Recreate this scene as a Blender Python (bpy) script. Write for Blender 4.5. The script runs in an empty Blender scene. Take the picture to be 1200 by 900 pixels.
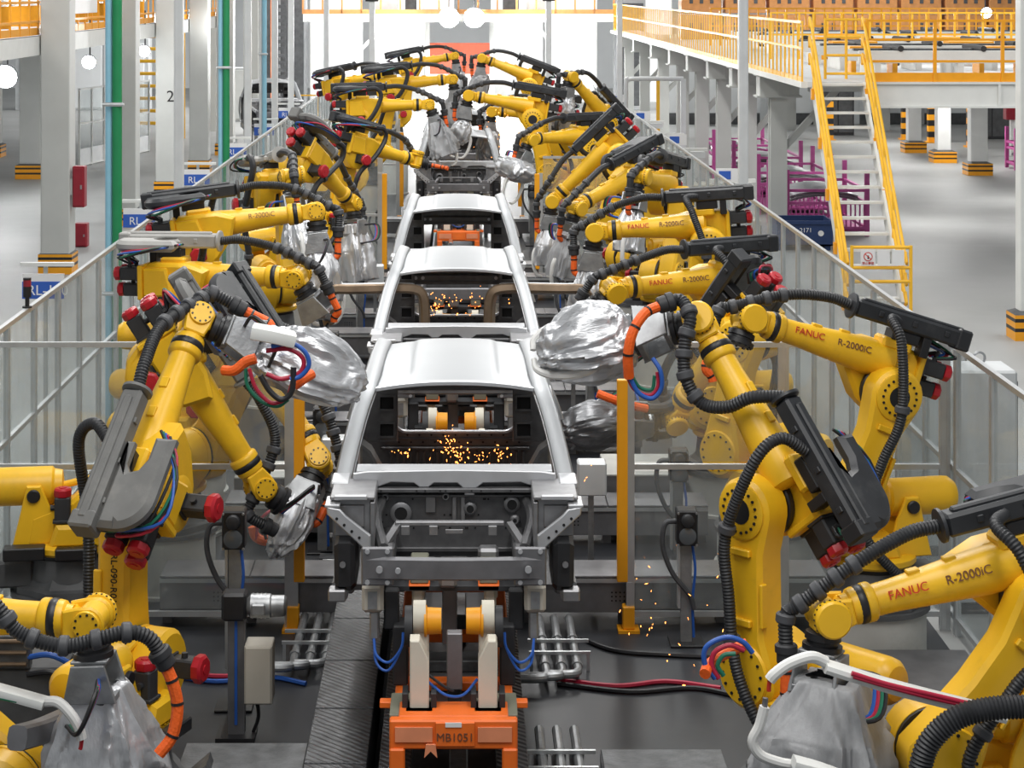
import bpy, bmesh, math, random
from mathutils import Vector, Matrix, noise
PI = math.pi
R = math.radians
random.seed(7); noise.seed_set(3)
scn = bpy.context.scene
COL = scn.collection

# ------------------------------------------------------------------ camera
FPX, VX, VY, HC = 2390.0, 540.0, -12.0, 5.4
cd = bpy.data.cameras.new('camera'); cam = bpy.data.objects.new('camera', cd); COL.objects.link(cam)
cam.location = (0, 0, HC); cam.rotation_euler = (R(90), 0, 0)
cd.sensor_width = 36.0; cd.lens = FPX / 1200 * 36.0
cd.shift_x = (600 - VX) / 1200; cd.shift_y = -(450 - VY) / 1200
cd.clip_end = 400
scn.camera = cam
# ------------------------------------------------------------------ world, lights, exposure
w = bpy.data.worlds.new('world'); scn.world = w; w.use_nodes = True
bgn = w.node_tree.nodes['Background']; bgn.inputs[0].default_value = (0.93, 0.97, 1.0, 1); bgn.inputs[1].default_value = 0.25
def area(name, loc, sx, sy, power, col=(1, 0.985, 0.96), rot=(0, 0, 0)):
    l = bpy.data.lights.new(name, 'AREA'); l.shape = 'RECTANGLE'; l.size = sx; l.size_y = sy; l.energy = power; l.color = col
    o = bpy.data.objects.new(name, l); COL.objects.link(o); o.location = loc; o.rotation_euler = rot
    return o
for k, yy in enumerate((8, 20, 32, 46, 62, 80)):
    for xx in (-2.6, 2.6):
        area('high_bay_and_fill', (xx, yy, 10.5), 0.9, 8.0, 470)
for yy in (30, 48, 68, 88):
    area('high_bay_and_fill', (-11, yy, 9.5), 3.0, 10.0, 560)
    area('high_bay_and_fill', (13, yy, 9.5), 3.0, 10.0, 560)
for xx in (-5, 0, 5): area('high_bay_and_fill', (xx, 92, 10.5), 2.0, 4.0, 900)  # extra fill added to whiten the far wall and screens
scn.view_settings.view_transform = 'Standard'; scn.view_settings.look = 'None'
scn.view_settings.exposure = 0.2; scn.view_settings.gamma = 1.0; scn.view_settings.use_curve_mapping = False

# ------------------------------------------------------------------ materials
MAT = {}
def mat(name, col, rough=0.5, metal=0.0, var=0.08, scale=6.0, bump=0.0, bscale=40.0, dirt=None, dirt_amt=0.0, emit=None, spec=None, coat=0.0, stretch=None):
    m = bpy.data.materials.new(name); m.use_nodes = True; nt = m.node_tree; N = nt.nodes; L = nt.links
    b = N['Principled BSDF']; b.inputs['Roughness'].default_value = rough; b.inputs['Metallic'].default_value = metal
    if spec is not None: b.inputs['Specular IOR Level'].default_value = spec
    if coat: b.inputs['Coat Weight'].default_value = coat; b.inputs['Coat Roughness'].default_value = 0.15
    tc = N.new('ShaderNodeTexCoord'); src = tc.outputs['Object']
    if stretch:
        mp = N.new('ShaderNodeMapping'); mp.inputs['Scale'].default_value = stretch; L.new(src, mp.inputs[0]); src = mp.outputs[0]
    nz = N.new('ShaderNodeTexNoise'); nz.inputs['Scale'].default_value = scale; nz.inputs['Detail'].default_value = 4
    L.new(src, nz.inputs['Vector'])
    rp = N.new('ShaderNodeValToRGB'); c = Vector(col)
    lo = tuple(max(0, x * (1 - var)) for x in c); hi = tuple(min(1, x * (1 + var)) for x in c)
    rp.color_ramp.elements[0].position = 0.3; rp.color_ramp.elements[1].position = 0.7
    rp.color_ramp.elements[0].color = (*lo, 1); rp.color_ramp.elements[1].color = (*hi, 1)
    L.new(nz.outputs['Fac'], rp.inputs[0]); out = rp.outputs[0]
    if dirt:
        n2 = N.new('ShaderNodeTexNoise'); n2.inputs['Scale'].default_value = scale * 0.55; n2.inputs['Detail'].default_value = 8; n2.inputs['Roughness'].default_value = 0.7
        L.new(src, n2.inputs['Vector'])
        r2 = N.new('ShaderNodeValToRGB'); r2.color_ramp.elements[0].position = 0.52; r2.color_ramp.elements[1].position = 0.75
        r2.color_ramp.elements[0].color = (0, 0, 0, 1); r2.color_ramp.elements[1].color = (dirt_amt,) * 3 + (1,)
        L.new(n2.outputs['Fac'], r2.inputs[0])
        mx = N.new('ShaderNodeMix'); mx.data_type = 'RGBA'; L.new(r2.outputs[0], mx.inputs[0]); L.new(out, mx.inputs[6]); mx.inputs[7].default_value = (*dirt, 1)
        out = mx.outputs[2]
    L.new(out, b.inputs['Base Color'])
    if bump:
        n3 = N.new('ShaderNodeTexNoise'); n3.inputs['Scale'].default_value = bscale; n3.inputs['Detail'].default_value = 3; L.new(src, n3.inputs['Vector'])
        bp = N.new('ShaderNodeBump'); bp.inputs['Strength'].default_value = bump; bp.inputs['Distance'].default_value = 0.02
        L.new(n3.outputs['Fac'], bp.inputs['Height']); L.new(bp.outputs[0], b.inputs['Normal'])
    if emit:
        b.inputs['Emission Color'].default_value = (*emit[0], 1); b.inputs['Emission Strength'].default_value = emit[1]
    MAT[name] = m
    return m
mat('yellow', (0.87, 0.50, 0.016), 0.38, 0, 0.06, 3, dirt=(0.35, 0.2, 0.03), dirt_amt=0.35)
mat('yellow_paint', (0.90, 0.50, 0.03), 0.45, 0, 0.05, 3)
mat('amber', (0.85, 0.36, 0.01), 0.42, 0, 0.04)
mat('cast_grey', (0.085, 0.088, 0.092), 0.6, 0, 0.25, 5)
mat('black', (0.014, 0.014, 0.016), 0.42, 0, 0.2)
mat('black_soft', (0.026, 0.027, 0.03), 0.55, 0, 0.25, 8)
mat('hose', (0.022, 0.023, 0.026), 0.5, 0, 0.3, 10)
mat('hose_grey', (0.06, 0.062, 0.068), 0.55, 0, 0.25, 10)
mat('housing_black', (0.026, 0.028, 0.032), 0.42, 0, 0.25, 5, dirt=(0.12, 0.12, 0.12), dirt_amt=0.5)
mat('housing_grey', (0.16, 0.16, 0.155), 0.6, 0, 0.15, 5, dirt=(0.28, 0.27, 0.25), dirt_amt=0.6)
mat('housing_pale', (0.36, 0.355, 0.34), 0.62, 0, 0.12, 5)
mat('red', (0.42, 0.012, 0.022), 0.35, 0, 0.1)
mat('red_paint', (0.30, 0.015, 0.03), 0.45, 0, 0.08)
mat('hose_orange', (0.90, 0.13, 0.012), 0.55, 0, 0.08, 14, bump=0.3, bscale=60)
mat('cable_blue', (0.02, 0.10, 0.42), 0.45)
mat('cable_red', (0.45, 0.015, 0.05), 0.45)
mat('cable_green', (0.01, 0.16, 0.09), 0.45)
mat('cable_black', (0.015, 0.015, 0.018), 0.5)
mat('foil', (0.58, 0.59, 0.61), 0.33, 0.6, 0.06, 6, bump=0.25, bscale=9, stretch=(.5, 1.6, 1.6))
mat('foil_dark', (0.22, 0.225, 0.235), 0.33, 0.6, 0.1, 6, bump=0.25, bscale=9, stretch=(.5, 1.6, 1.6))
mat('cloth_grey', (0.34, 0.345, 0.355), 0.6, 0.15, 0.06, 6, bump=0.25, bscale=9, stretch=(.5, 1.6, 1.6))
mat('alu', (0.60, 0.62, 0.63), 0.38, 0.75, 0.06, 8)
mat('alu_pale', (0.66, 0.68, 0.69), 0.5, 0.3, 0.05, 4)
mat('steel', (0.34, 0.35, 0.36), 0.42, 0.7, 0.2, 9, bump=0.1)
mat('steel_dark', (0.12, 0.125, 0.13), 0.5, 0.55, 0.3, 9, bump=0.15)
mat('gunmetal', (0.20, 0.20, 0.21), 0.45, 0.6, 0.15, 6)
mat('body_silver', (0.36, 0.372, 0.385), 0.46, 0.8, 0.03, 1.5)
mat('body_bright', (0.60, 0.61, 0.63), 0.40, 0.65, 0.05, 8)
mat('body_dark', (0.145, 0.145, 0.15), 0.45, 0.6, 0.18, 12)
mat('body_mid', (0.30, 0.30, 0.31), 0.42, 0.7, 0.15, 10)
mat('void', (0.006, 0.006, 0.007), 0.8)  # near black, stands for the dark inside holes and openings
mat('bronze', (0.23, 0.165, 0.11), 0.4, 0.6, 0.2, 6)
mat('cream', (0.66, 0.62, 0.52), 0.5, 0, 0.05, 4)
mat('orange', (0.85, 0.16, 0.015), 0.5, 0, 0.08, 6, dirt=(0.4, 0.16, 0.08), dirt_amt=0.5)
mat('orange_pale', (0.78, 0.28, 0.14), 0.55, 0, 0.08, 6)
mat('olive', (0.20, 0.20, 0.15), 0.6, 0, 0.1)
mat('beige', (0.47, 0.44, 0.38), 0.55, 0, 0.04)
mat('white_paint', (0.72, 0.73, 0.71), 0.5, 0, 0.04, 3)
mat('white_pipe', (0.75, 0.75, 0.73), 0.45, 0, 0.06, 8)
mat('drum_white', (0.52, 0.52, 0.49), 0.6, 0, 0.08, 3, dirt=(0.25, 0.25, 0.23), dirt_amt=0.5)
mat('column', (0.55, 0.56, 0.54), 0.55, 0, 0.05, 1.5)
mat('column_shade', (0.60, 0.615, 0.59), 0.55, 0, 0.05, 1.5)
mat('green', (0.015, 0.23, 0.085), 0.4, 0, 0.06)
mat('pale_blue', (0.26, 0.52, 0.66), 0.5, 0, 0.05)
mat('sign_blue', (0.03, 0.11, 0.48), 0.5, 0, 0.04)
mat('bin_blue', (0.015, 0.04, 0.13), 0.5, 0, 0.08)
mat('sign_white', (0.8, 0.8, 0.8), 0.5, 0, 0.02)
mat('ink', (0.012, 0.012, 0.014), 0.6, 0, 0.0)
mat('ink_red', (0.55, 0.03, 0.01), 0.6, 0, 0.0)
mat('ink_brown', (0.16, 0.06, 0.03), 0.6, 0, 0.0)
mat('purple', (0.44, 0.075, 0.27), 0.5, 0, 0.1, 6)
mat('crate_orange', (0.60, 0.27, 0.09), 0.55, 0, 0.1)
mat('lamp', (1, 1, 1), 0.5, emit=((0.93, 0.97, 1.0), 14.0))
mat('green_led', (0.05, 0.9, 0.4), 0.5, emit=((0.05, 1.0, 0.4), 3.0))
mat('spark', (1, 0.45, 0.1), 0.5, emit=((1.0, 0.30, 0.06), 6.0))
mat('lens', (0.10, 0.11, 0.12), 0.15, 0.0)
mat('floor_out', (0.33, 0.335, 0.33), 0.5, 0, 0.10, 0.35, dirt=(0.24, 0.24, 0.235), dirt_amt=0.7)
mat('floor_cell', (0.022, 0.024, 0.029), 0.45, 0, 0.25, 1.2, dirt=(0.06, 0.06, 0.062), dirt_amt=0.6)
mat('wall', (0.80, 0.82, 0.83), 0.7, 0, 0.06, 0.4)
mat('wall_grey', (0.34, 0.35, 0.36), 0.7, 0, 0.15, 0.5)
mat('red_panel', (0.75, 0.13, 0.06), 0.55, 0, 0.06)
# tread plate: steel with a raised diamond pattern
def tread():
    m = mat('tread', (0.07, 0.073, 0.078), 0.4, 0.65, 0.3, 5)
    nt = m.node_tree; N = nt.nodes; L = nt.links; b = N['Principled BSDF']
    tc = N.new('ShaderNodeTexCoord'); w1 = N.new('ShaderNodeTexWave'); w1.inputs['Scale'].default_value = 9; w1.bands_direction = 'DIAGONAL'; w1.inputs['Distortion'].default_value = 1.5
    L.new(tc.outputs['Object'], w1.inputs[0]); bp = N.new('ShaderNodeBump'); bp.inputs['Strength'].default_value = 0.5; bp.inputs['Distance'].default_value = 0.01
    L.new(w1.outputs['Fac'], bp.inputs['Height']); L.new(bp.outputs[0], b.inputs['Normal'])
tread()
def pane_mat():
    m = bpy.data.materials.new('acrylic'); m.use_nodes = True; N = m.node_tree.nodes; L = m.node_tree.links; N.clear()
    o = N.new('ShaderNodeOutputMaterial'); t = N.new('ShaderNodeBsdfTransparent'); t.inputs[0].default_value = (0.93, 0.95, 0.95, 1)
    d = N.new('ShaderNodeBsdfDiffuse'); d.inputs[0].default_value = (0.62, 0.64, 0.64, 1)
    g = N.new('ShaderNodeBsdfGlossy'); g.inputs[1].default_value = 0.06
    tc = N.new('ShaderNodeTexCoord'); nz = N.new('ShaderNodeTexNoise'); nz.inputs['Scale'].default_value = 1.6; nz.inputs['Detail'].default_value = 5
    mp = N.new('ShaderNodeMapping'); mp.inputs['Scale'].default_value = (3, 3, 0.8); L.new(tc.outputs['Object'], mp.inputs[0]); L.new(mp.outputs[0], nz.inputs[0])
    mr = N.new('ShaderNodeMapRange'); mr.inputs[3].default_value = 0.03; mr.inputs[4].default_value = 0.17; L.new(nz.outputs['Fac'], mr.inputs[0])
    a = N.new('ShaderNodeMixShader'); L.new(mr.outputs[0], a.inputs[0]); L.new(t.outputs[0], a.inputs[1]); L.new(d.outputs[0], a.inputs[2])
    c = N.new('ShaderNodeMixShader'); c.inputs[0].default_value = 0.05; L.new(a.outputs[0], c.inputs[1]); L.new(g.outputs[0], c.inputs[2])
    L.new(c.outputs[0], o.inputs[0]); MAT['acrylic'] = m
pane_mat()

# ------------------------------------------------------------------ mesh helpers
class MB:
    def __init__(s): s.v = []; s.f = []; s.m = []; s.cur = 0; s.M = None
    def mi(s, i): s.cur = i; return s
    def add(s, vs, fs, M=None):
        o = len(s.v); M = M or s.M
        s.v += [tuple(M @ Vector(p)) for p in vs] if M else [tuple(p) for p in vs]
        s.f += [tuple(i + o for i in f) for f in fs]; s.m += [s.cur] * len(fs)
        return s
    def box(s, c, d, ch=0.0, M=None):
        hx, hy, hz = d[0] / 2, d[1] / 2, d[2] / 2
        if ch <= 0:
            vs = [(c[0] + sx * hx, c[1] + sy * hy, c[2] + sz * hz) for sx in (-1, 1) for sy in (-1, 1) for sz in (-1, 1)]
            return s.add(vs, [(0, 1, 3, 2), (4, 6, 7, 5), (0, 4, 5, 1), (2, 3, 7, 6), (0, 2, 6, 4), (1, 5, 7, 3)], M)
        ch = min(ch, hx * 0.9, hy * 0.9, hz * 0.9)
        vs = []; idx = {}
        for sx in (-1, 1):
            for sy in (-1, 1):
                for sz in (-1, 1):
                    for a in range(3):
                        q = [hx, hy, hz]
                        q = [q[i] if i == a else q[i] - ch for i in range(3)]
                        idx[(sx, sy, sz, a)] = len(vs); vs.append((c[0] + sx * q[0], c[1] + sy * q[1], c[2] + sz * q[2]))
        fs = []
        for a in range(3):
            b_, c_ = [i for i in range(3) if i != a]
            for sg in (-1, 1):
                f = []
                for (u, v_) in ((-1, -1), (1, -1), (1, 1), (-1, 1)):
                    k = [0, 0, 0]; k[a] = sg; k[b_] = u; k[c_] = v_; f.append(idx[(*k, a)])
                fs.append(tuple(f))
            for u in (-1, 1):
                for v_ in (-1, 1):
                    k0 = [0, 0, 0]; k0[a] = -1; k0[b_] = u; k0[c_] = v_; k1 = list(k0); k1[a] = 1
                    fs.append((idx[(*k0, b_)], idx[(*k1, b_)], idx[(*k1, c_)], idx[(*k0, c_)]))
        for sx in (-1, 1):
            for sy in (-1, 1):
                for sz in (-1, 1): fs.append(tuple(idx[(sx, sy, sz, a)] for a in range(3)))
        return s.add(vs, fs, M)
    def bx(s, x0, x1, y0, y1, z0, z1, ch=0.0, M=None):
        return s.box(((x0 + x1) / 2, (y0 + y1) / 2, (z0 + z1) / 2), (abs(x1 - x0), abs(y1 - y0), abs(z1 - z0)), ch, M)
    def lathe(s, a, d, prof, n=20, M=None, rot=0.0):
        a = Vector(a); d = Vector(d).normalized(); u = d.orthogonal().normalized(); v_ = d.cross(u)
        vs = []; fs = []
        for (t, r) in prof:
            for k in range(n):
                an = 2 * PI * k / n + rot; vs.append(a + d * t + (u * math.cos(an) + v_ * math.sin(an)) * r)
        for i in range(len(prof) - 1):
            for k in range(n):
                k2 = (k + 1) % n; fs.append((i * n + k, i * n + k2, (i + 1) * n + k2, (i + 1) * n + k))
        fs.append(tuple(range(n))[::-1]); fs.append(tuple(range((len(prof) - 1) * n, len(prof) * n)))
        return s.add(vs, fs, M)
    def cyl(s, a, b, r0, r1=None, n=16, M=None, ch=0.0):
        a = Vector(a); b = Vector(b); L = (b - a).length; r1 = r0 if r1 is None else r1
        pf = [(0, r0), (L, r1)] if ch <= 0 else [(0, r0 - ch), (ch, r0), (L - ch, r1), (L, r1 - ch)]
        return s.lathe(a, b - a, pf, n, M)
    def prism(s, poly, plane, lo, hi, ch=0.0, M=None):
        n = len(poly); A = sum(poly[i][0] * poly[(i + 1) % n][1] - poly[(i + 1) % n][0] * poly[i][1] for i in range(n))
        if A < 0: poly = poly[::-1]
        def P(u, w_, t): return {'xz': (u, t, w_), 'xy': (u, w_, t), 'yz': (t, u, w_)}[plane]
        rings = [(poly, lo), (poly, hi)]
        if ch > 0:
            ins = []
            for i in range(n):
                p0 = Vector(poly[i - 1]); p1 = Vector(poly[i]); p2 = Vector(poly[(i + 1) % n])
                e1 = (p1 - p0).normalized(); e2 = (p2 - p1).normalized()
                n1 = Vector((-e1.y, e1.x)); n2 = Vector((-e2.y, e2.x)); b_ = n1 + n2
                b_ = b_.normalized() if b_.length > 1e-6 else n1
                ins.append(tuple(p1 + b_ * min(2 * ch, ch / max(0.4, b_.dot(n1)))))
            sg = 1 if hi > lo else -1
            rings = [(ins, lo), (poly, lo + sg * ch), (poly, hi - sg * ch), (ins, hi)]
        vs = []; fs = []
        for pl, t in rings: vs += [P(u, w_, t) for u, w_ in pl]
        for i in range(len(rings) - 1):
            for k in range(n): k2 = (k + 1) % n; fs.append((i * n + k, i * n + k2, (i + 1) * n + k2, (i + 1) * n + k))
        fs.append(tuple(range(n))[::-1]); fs.append(tuple(range((len(rings) - 1) * n, len(rings) * n)))
        return s.add(vs, fs, M)
    def tube(s, pts, r, n=8, sq=None, closed=False, M=None, up=None):
        pts = [Vector(p) for p in pts]; m = len(pts)
        T = [(pts[min(i + 1, m - 1)] - pts[max(i - 1, 0)]).normalized() for i in range(m)]
        u = T[0].orthogonal().normalized() if up is None else (Vector(up) - T[0] * T[0].dot(Vector(up))).normalized()
        vs = []; fs = []
        for i in range(m):
            u = (u - T[i] * u.dot(T[i])); u = u.normalized() if u.length > 1e-6 else T[i].orthogonal().normalized()
            v_ = T[i].cross(u); rr = r[i] if isinstance(r, (list, tuple)) else r
            for k in range(n):
                an = 2 * PI * (k + 0.5) / n; c_, s_ = math.cos(an), math.sin(an)
                if sq:
                    e = 0.5; c2 = math.copysign(abs(c_) ** e, c_); s2 = math.copysign(abs(s_) ** e, s_)
                    vs.append(pts[i] + u * (c2 * sq[0]) + v_ * (s2 * sq[1]))
                else: vs.append(pts[i] + u * (c_ * rr) + v_ * (s_ * rr))
        for i in range(m - 1):
            for k in range(n): k2 = (k + 1) % n; fs.append((i * n + k, i * n + k2, (i + 1) * n + k2, (i + 1) * n + k))
        fs.append(tuple(range(n))[::-1]); fs.append(tuple(range((m - 1) * n, m * n)))
        return s.add(vs, fs, M)
    def bar(s, a, b, w_, h, M=None, ch=0.0):
        a = Vector(a); b = Vector(b); d = b - a; q = d.to_track_quat('X', 'Z').to_matrix().to_4x4()
        MM = Matrix.Translation((a + b) / 2) @ q
        if M: MM = M @ MM
        return s.box((0, 0, 0), (d.length, w_, h), ch, MM)
    def grid(s, fn, nu, nv, M=None):
        vs = [fn(i / nu, j / nv) for i in range(nu + 1) for j in range(nv + 1)]
        fs = [(i * (nv + 1) + j, (i + 1) * (nv + 1) + j, (i + 1) * (nv + 1) + j + 1, i * (nv + 1) + j + 1) for i in range(nu) for j in range(nv)]
        return s.add(vs, fs, M)
    def mesh(s, name, mats, ang=35, recalc=True):
        me = bpy.data.meshes.new(name); me.from_pydata(s.v, [], s.f)
        if isinstance(mats, str): mats = [mats]
        for q in mats: me.materials.append(MAT[q])
        me.polygons.foreach_set('material_index', s.m)
        if recalc:
            bm = bmesh.new(); bm.from_mesh(me); bmesh.ops.recalc_face_normals(bm, faces=bm.faces); bm.to_mesh(me); bm.free()
        me.polygons.foreach_set('use_smooth', [True] * len(me.polygons)); me.set_sharp_from_angle(angle=R(ang)); me.update()
        return me
    def build(s, name, mats, parent=None, M=None, ang=35, recalc=True): return obj(name, s.mesh(name, mats, ang, recalc), parent, M)

def obj(name, me, parent=None, M=None):
    o = bpy.data.objects.new(name, me); COL.objects.link(o)
    if parent is not None: o.parent = parent
    if M is not None: o.matrix_local = M
    return o
def tag(o, label=None, cat=None, group=None, kind=None):
    if label: o['label'] = label
    if cat: o['category'] = cat
    if group: o['group'] = group
    if kind: o['kind'] = kind
    return o
def thing(name, label, cat, loc=(0, 0, 0), rz=0.0, group=None):
    o = bpy.data.objects.new(name, None); COL.objects.link(o); o.empty_display_size = 0.1
    o.location = loc; o.rotation_euler = (0, 0, rz)
    return tag(o, label, cat, group)
def copy_tree(o, parent=None):
    c = o.copy(); COL.objects.link(c); c.parent = parent
    for ch in list(o.children): copy_tree(ch, c)
    return c
def smooth_path(pts, k=8):
    P = [Vector(p) for p in pts]; P = [P[0] * 2 - P[1]] + P + [P[-1] * 2 - P[-2]]; out = []
    for i in range(1, len(P) - 2):
        p0, p1, p2, p3 = P[i - 1:i + 3]
        for j in range(k):
            t = j / k; out.append(0.5 * ((2 * p1) + (p2 - p0) * t + (2 * p0 - 5 * p1 + 4 * p2 - p3) * t * t + (3 * p1 - p0 - 3 * p2 + p3) * t ** 3))
    out.append(P[-2]); return out
def resample(pts, ds):
    out = [pts[0].copy()]; acc = 0.0
    for a, b in zip(pts, pts[1:]):
        L = (b - a).length; t = ds - acc
        while t <= L and L > 0: out.append(a + (b - a) * (t / L)); t += ds
        acc = (acc + L) % ds if L > 0 else acc
    return out
def corr_hose(pts, r, fine=True, n=10):
    """corrugated hose mesh builder along a path"""
    p = smooth_path(pts, 8)
    if fine:
        q = resample(p, 0.011); rr = [r if i % 2 == 0 else r * 0.87 for i in range(len(q))]
        return MB().tube(q, rr, n), q
    q = resample(p, 0.05); return MB().tube(q, r, 8), q
def text_mesh(body, size, matname, extrude=0.002, align='CENTER'):
    c = bpy.data.curves.new('lettering', 'FONT'); c.body = body; c.size = size; c.extrude = extrude; c.align_x = align; c.align_y = 'CENTER'
    o = bpy.data.objects.new('tmp', c); COL.objects.link(o); me = bpy.data.meshes.new_from_object(o)
    bpy.data.objects.remove(o); bpy.data.curves.remove(c); me.materials.clear(); me.materials.append(MAT[matname]); return me
def at(px, py, Y): return Vector(((px - VX) * Y / FPX, Y, HC - (py - VY) * Y / FPX))
def frame(o, x, y):
    """matrix from origin, x axis and approximate y axis"""
    x = Vector(x).normalized(); y = Vector(y); y = (y - x * x.dot(y)).normalized(); z = x.cross(y)
    return Matrix(((x.x, y.x, z.x, o[0]), (x.y, y.y, z.y, o[1]), (x.z, y.z, z.z, o[2]), (0, 0, 0, 1)))
# ------------------------------------------------------------------ the hall
XC = -0.045                                   # axis of the production line
def struct(name, mb, m): return tag(mb.build(name, m), kind='structure')
struct('floor', MB().bx(-32, 38, 4, 114, -0.2, 0), 'floor_out')
struct('floor_cell', MB().bx(-3.98, 4.0, 6, 66, 0, 0.004), 'floor_cell')
struct('wall_back', MB().bx(-32, 38, 112, 112.3, 0, 13), 'wall')
struct('wall_left', MB().bx(-32.3, -32, 4, 112, 0, 13), 'wall')
struct('wall_right', MB().bx(38, 38.3, 4, 112, 0, 13), 'wall')

def hazard_base(parent, w_, d, h):
    mb = MB(); bands = [(0, .30, 0), (.30, .42, 1), (.42, .62, 0), (.62, .74, 1), (.74, .86, 0)]
    for a, b, k in bands: mb.mi(k).bx(-w_ / 2, w_ / 2, -d / 2, d / 2, a * h, b * h)
    mb.mi(2); e = 0.14
    vs = [(sx * w_ / 2, sy * d / 2, .86 * h) for sx, sy in ((-1, -1), (1, -1), (1, 1), (-1, 1))] + [(sx * (w_ / 2 - e), sy * (d / 2 - e), h) for sx, sy in ((-1, -1), (1, -1), (1, 1), (-1, 1))]
    mb.add(vs, [(0, 1, 5, 4), (1, 2, 6, 5), (2, 3, 7, 6), (3, 0, 4, 7), (4, 5, 6, 7), (0, 3, 2, 1)])
    return mb.build('guard_base', ['amber', 'black', 'cast_grey'], parent)
def column(X, Y, w_, d, h, label, group=None, base=(0.0, 0.0), cap=None, m='column', num=None):
    t = thing('building_column', label, 'column', (X, Y, 0), 0, group)
    z0 = base[1] * 0.86 if base[0] else 0.0
    mb = MB(); f = 0.06
    if base[0] and not cap: mb.bx(-w_ / 2, w_ / 2, -d / 2, d / 2, z0, h, 0.015)
    else:                                       # H section
        mb.bx(-w_ / 2, w_ / 2, -d / 2, -d / 2 + f, z0, h); mb.bx(-w_ / 2, w_ / 2, d / 2 - f, d / 2, z0, h); mb.bx(-f / 2, f / 2, -d / 2 + f, d / 2 - f, z0, h)
    mb.build('shaft', m, t)
    if base[0]: hazard_base(t, base[0], base[0], base[1])
    if cap:
        mb = MB(); cw, chh = cap; mb.bx(-cw / 2, cw / 2, -d * .75, d * .75, h - chh + .03, h - .03, 0.01)
        mb.bx(-cw / 2 - .06, cw / 2 + .06, -d * .85, d * .85, h - chh, h - chh + .04); mb.bx(-cw / 2 - .06, cw / 2 + .06, -d * .85, d * .85, h - .04, h)
        mb.build('head', m, t)
        MB().bx(-.02, .02, -d * .80, -d * .74, h - chh + .04, h - .04).build('stiffener', m, t)
        MB().bx(cw * .25, cw * .25 + .03, -d * .80, -d * .74, h - chh + .04, h - .04).build('stiffener', m, t)
        MB().bar((0, 0, h - chh - 1.25), (cw * 1.6, 0, h - chh + .25), .14, .14).build('brace', m, t)
    if num:
        o = obj('lettering', text_mesh(num, 0.42, 'ink'), t, Matrix.Translation((w_ * .2, -d / 2 - .004, 2.6)) @ Matrix.Rotation(PI / 2, 4, 'X'))
    return t
labs = ['tall pale grey column beside the red fire cabinets, hazard guard at its foot', 'pale grey column just behind the bright green pipe', 'pale grey column numbered 2 under the mezzanine edge',
        'pale grey column next beyond the column numbered 2', 'pale grey column at the far end of the guarded column row']
for k, Y in enumerate((39.0, 46.9, 53.6, 60.2, 66.8)):
    column(-7.7, Y, 0.55, 0.6, 12, labs[k], 'columns of the mezzanine row', (0.64, 0.44), num='2' if k == 2 else None)
column(-12.3, 58.5, 0.6, 0.6, 4.1, 'column with hazard base standing back behind the column row', None, (.8, 0.45))
column(-15.2, 66, 0.6, 0.6, 12, 'column far behind beside the yellow machine', None, (.8, 0.45))
for k, (X, Y) in enumerate(((-9.6, 78), (-7.8, 76), (-11.5, 82))):
    column(X, Y, 0.55, 0.55, 12, 'bare grey column in the rear of the hall beyond the guarded columns', 'rear columns')
# red fire cabinets next to the first column
for px0, px1, py0, py1, lb in ((85, 99, 195, 243, 'tall dark red fire cabinet fixed beside the grey column'), (87, 102, 262, 292, 'short dark red fire extinguisher box standing on the floor')):
    Y = 38.75 if py0 < 200 else 42.8
    a = at(px0, py1, Y); b = at(px1, py0, Y)
    if py0 > 200: a.z = 0.0
    t = thing('fire_cabinet', lb, 'cabinet', ((a.x + b.x) / 2, Y, a.z)); ww = b.x - a.x; hh = b.z - a.z
    MB().bx(-ww / 2, ww / 2, -.02, .26, 0, hh, .012).build('case', 'red_paint', t)
    if py0 < 200: MB().bx(-ww / 2 - .046, -ww / 2, 0, .2, hh * .3, hh * .7).build('bracket', 'column', t)
    d = MB().bx(-ww / 2 + .02, ww / 2 - .02, -.05, -.02, .03, hh - .03, .008).build('door', 'red_paint', t)
    MB().bx(ww / 2 - .07, ww / 2 - .04, -.075, -.05, hh * .45, hh * .55).build('handle', 'steel', d)
# ---- left mezzanine
def railing(name, label, a, b, h, n, rails, m='yellow_paint', group=None, bal=0.022, toe=0.0, step=None):
    a = Vector(a); b = Vector(b); t = thing(name, label, 'railing', a, 0, group); d = b - a; L = d.length
    me = MB().box((0, 0, h / 2), (bal * 2, bal * 2, h)).mesh('baluster', m)
    for k in range(n + 1): obj('baluster', me, t, Matrix.Translation(d * (k / n)))
    for z in rails: MB().bar(Vector((0, 0, z)), d + Vector((0, 0, z)), .045, .045).build('rail', m, t)
    if toe: MB().bar(Vector((0, 0, toe / 2)), d + Vector((0, 0, toe / 2)), .02, toe).build('toe_board', m, t)
    return t
t = thing('mezzanine_deck', 'white edge beam and deck of the mezzanine over the column row', 'mezzanine', (-8.0, 30, -.06))
MB().bx(-6.5, -.02, 0, 42, 4.5, 4.58).build('deck', 'alu_pale', t)
MB().bx(-.14, 0, 0, 42, 4.22, 4.58).build('edge_beam', 'white_paint', t)
MB().bx(-6.5, -6.36, 0, 42, 4.22, 4.58).build('edge_beam', 'white_paint', t)
for k in range(7): MB().bx(-6.36, -.14, 2 + k * 6.6, 2.2 + k * 6.6, 4.22, 4.5).build('cross_beam', 'white_paint', t)
railing('safety_railing', 'orange yellow guard rail on the mezzanine edge over the column row', (-8.06, 30, 4.54), (-8.06, 72, 4.54), 1.15, 52, (1.13, .62, .25), 'amber', None, .018, .14)
railing('safety_railing', 'inner orange yellow guard rail on the far side of the column row mezzanine', (-14.43, 30, 4.54), (-14.43, 72, 4.54), 1.15, 24, (1.13, .62), 'amber', None, .018, .14)
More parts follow.
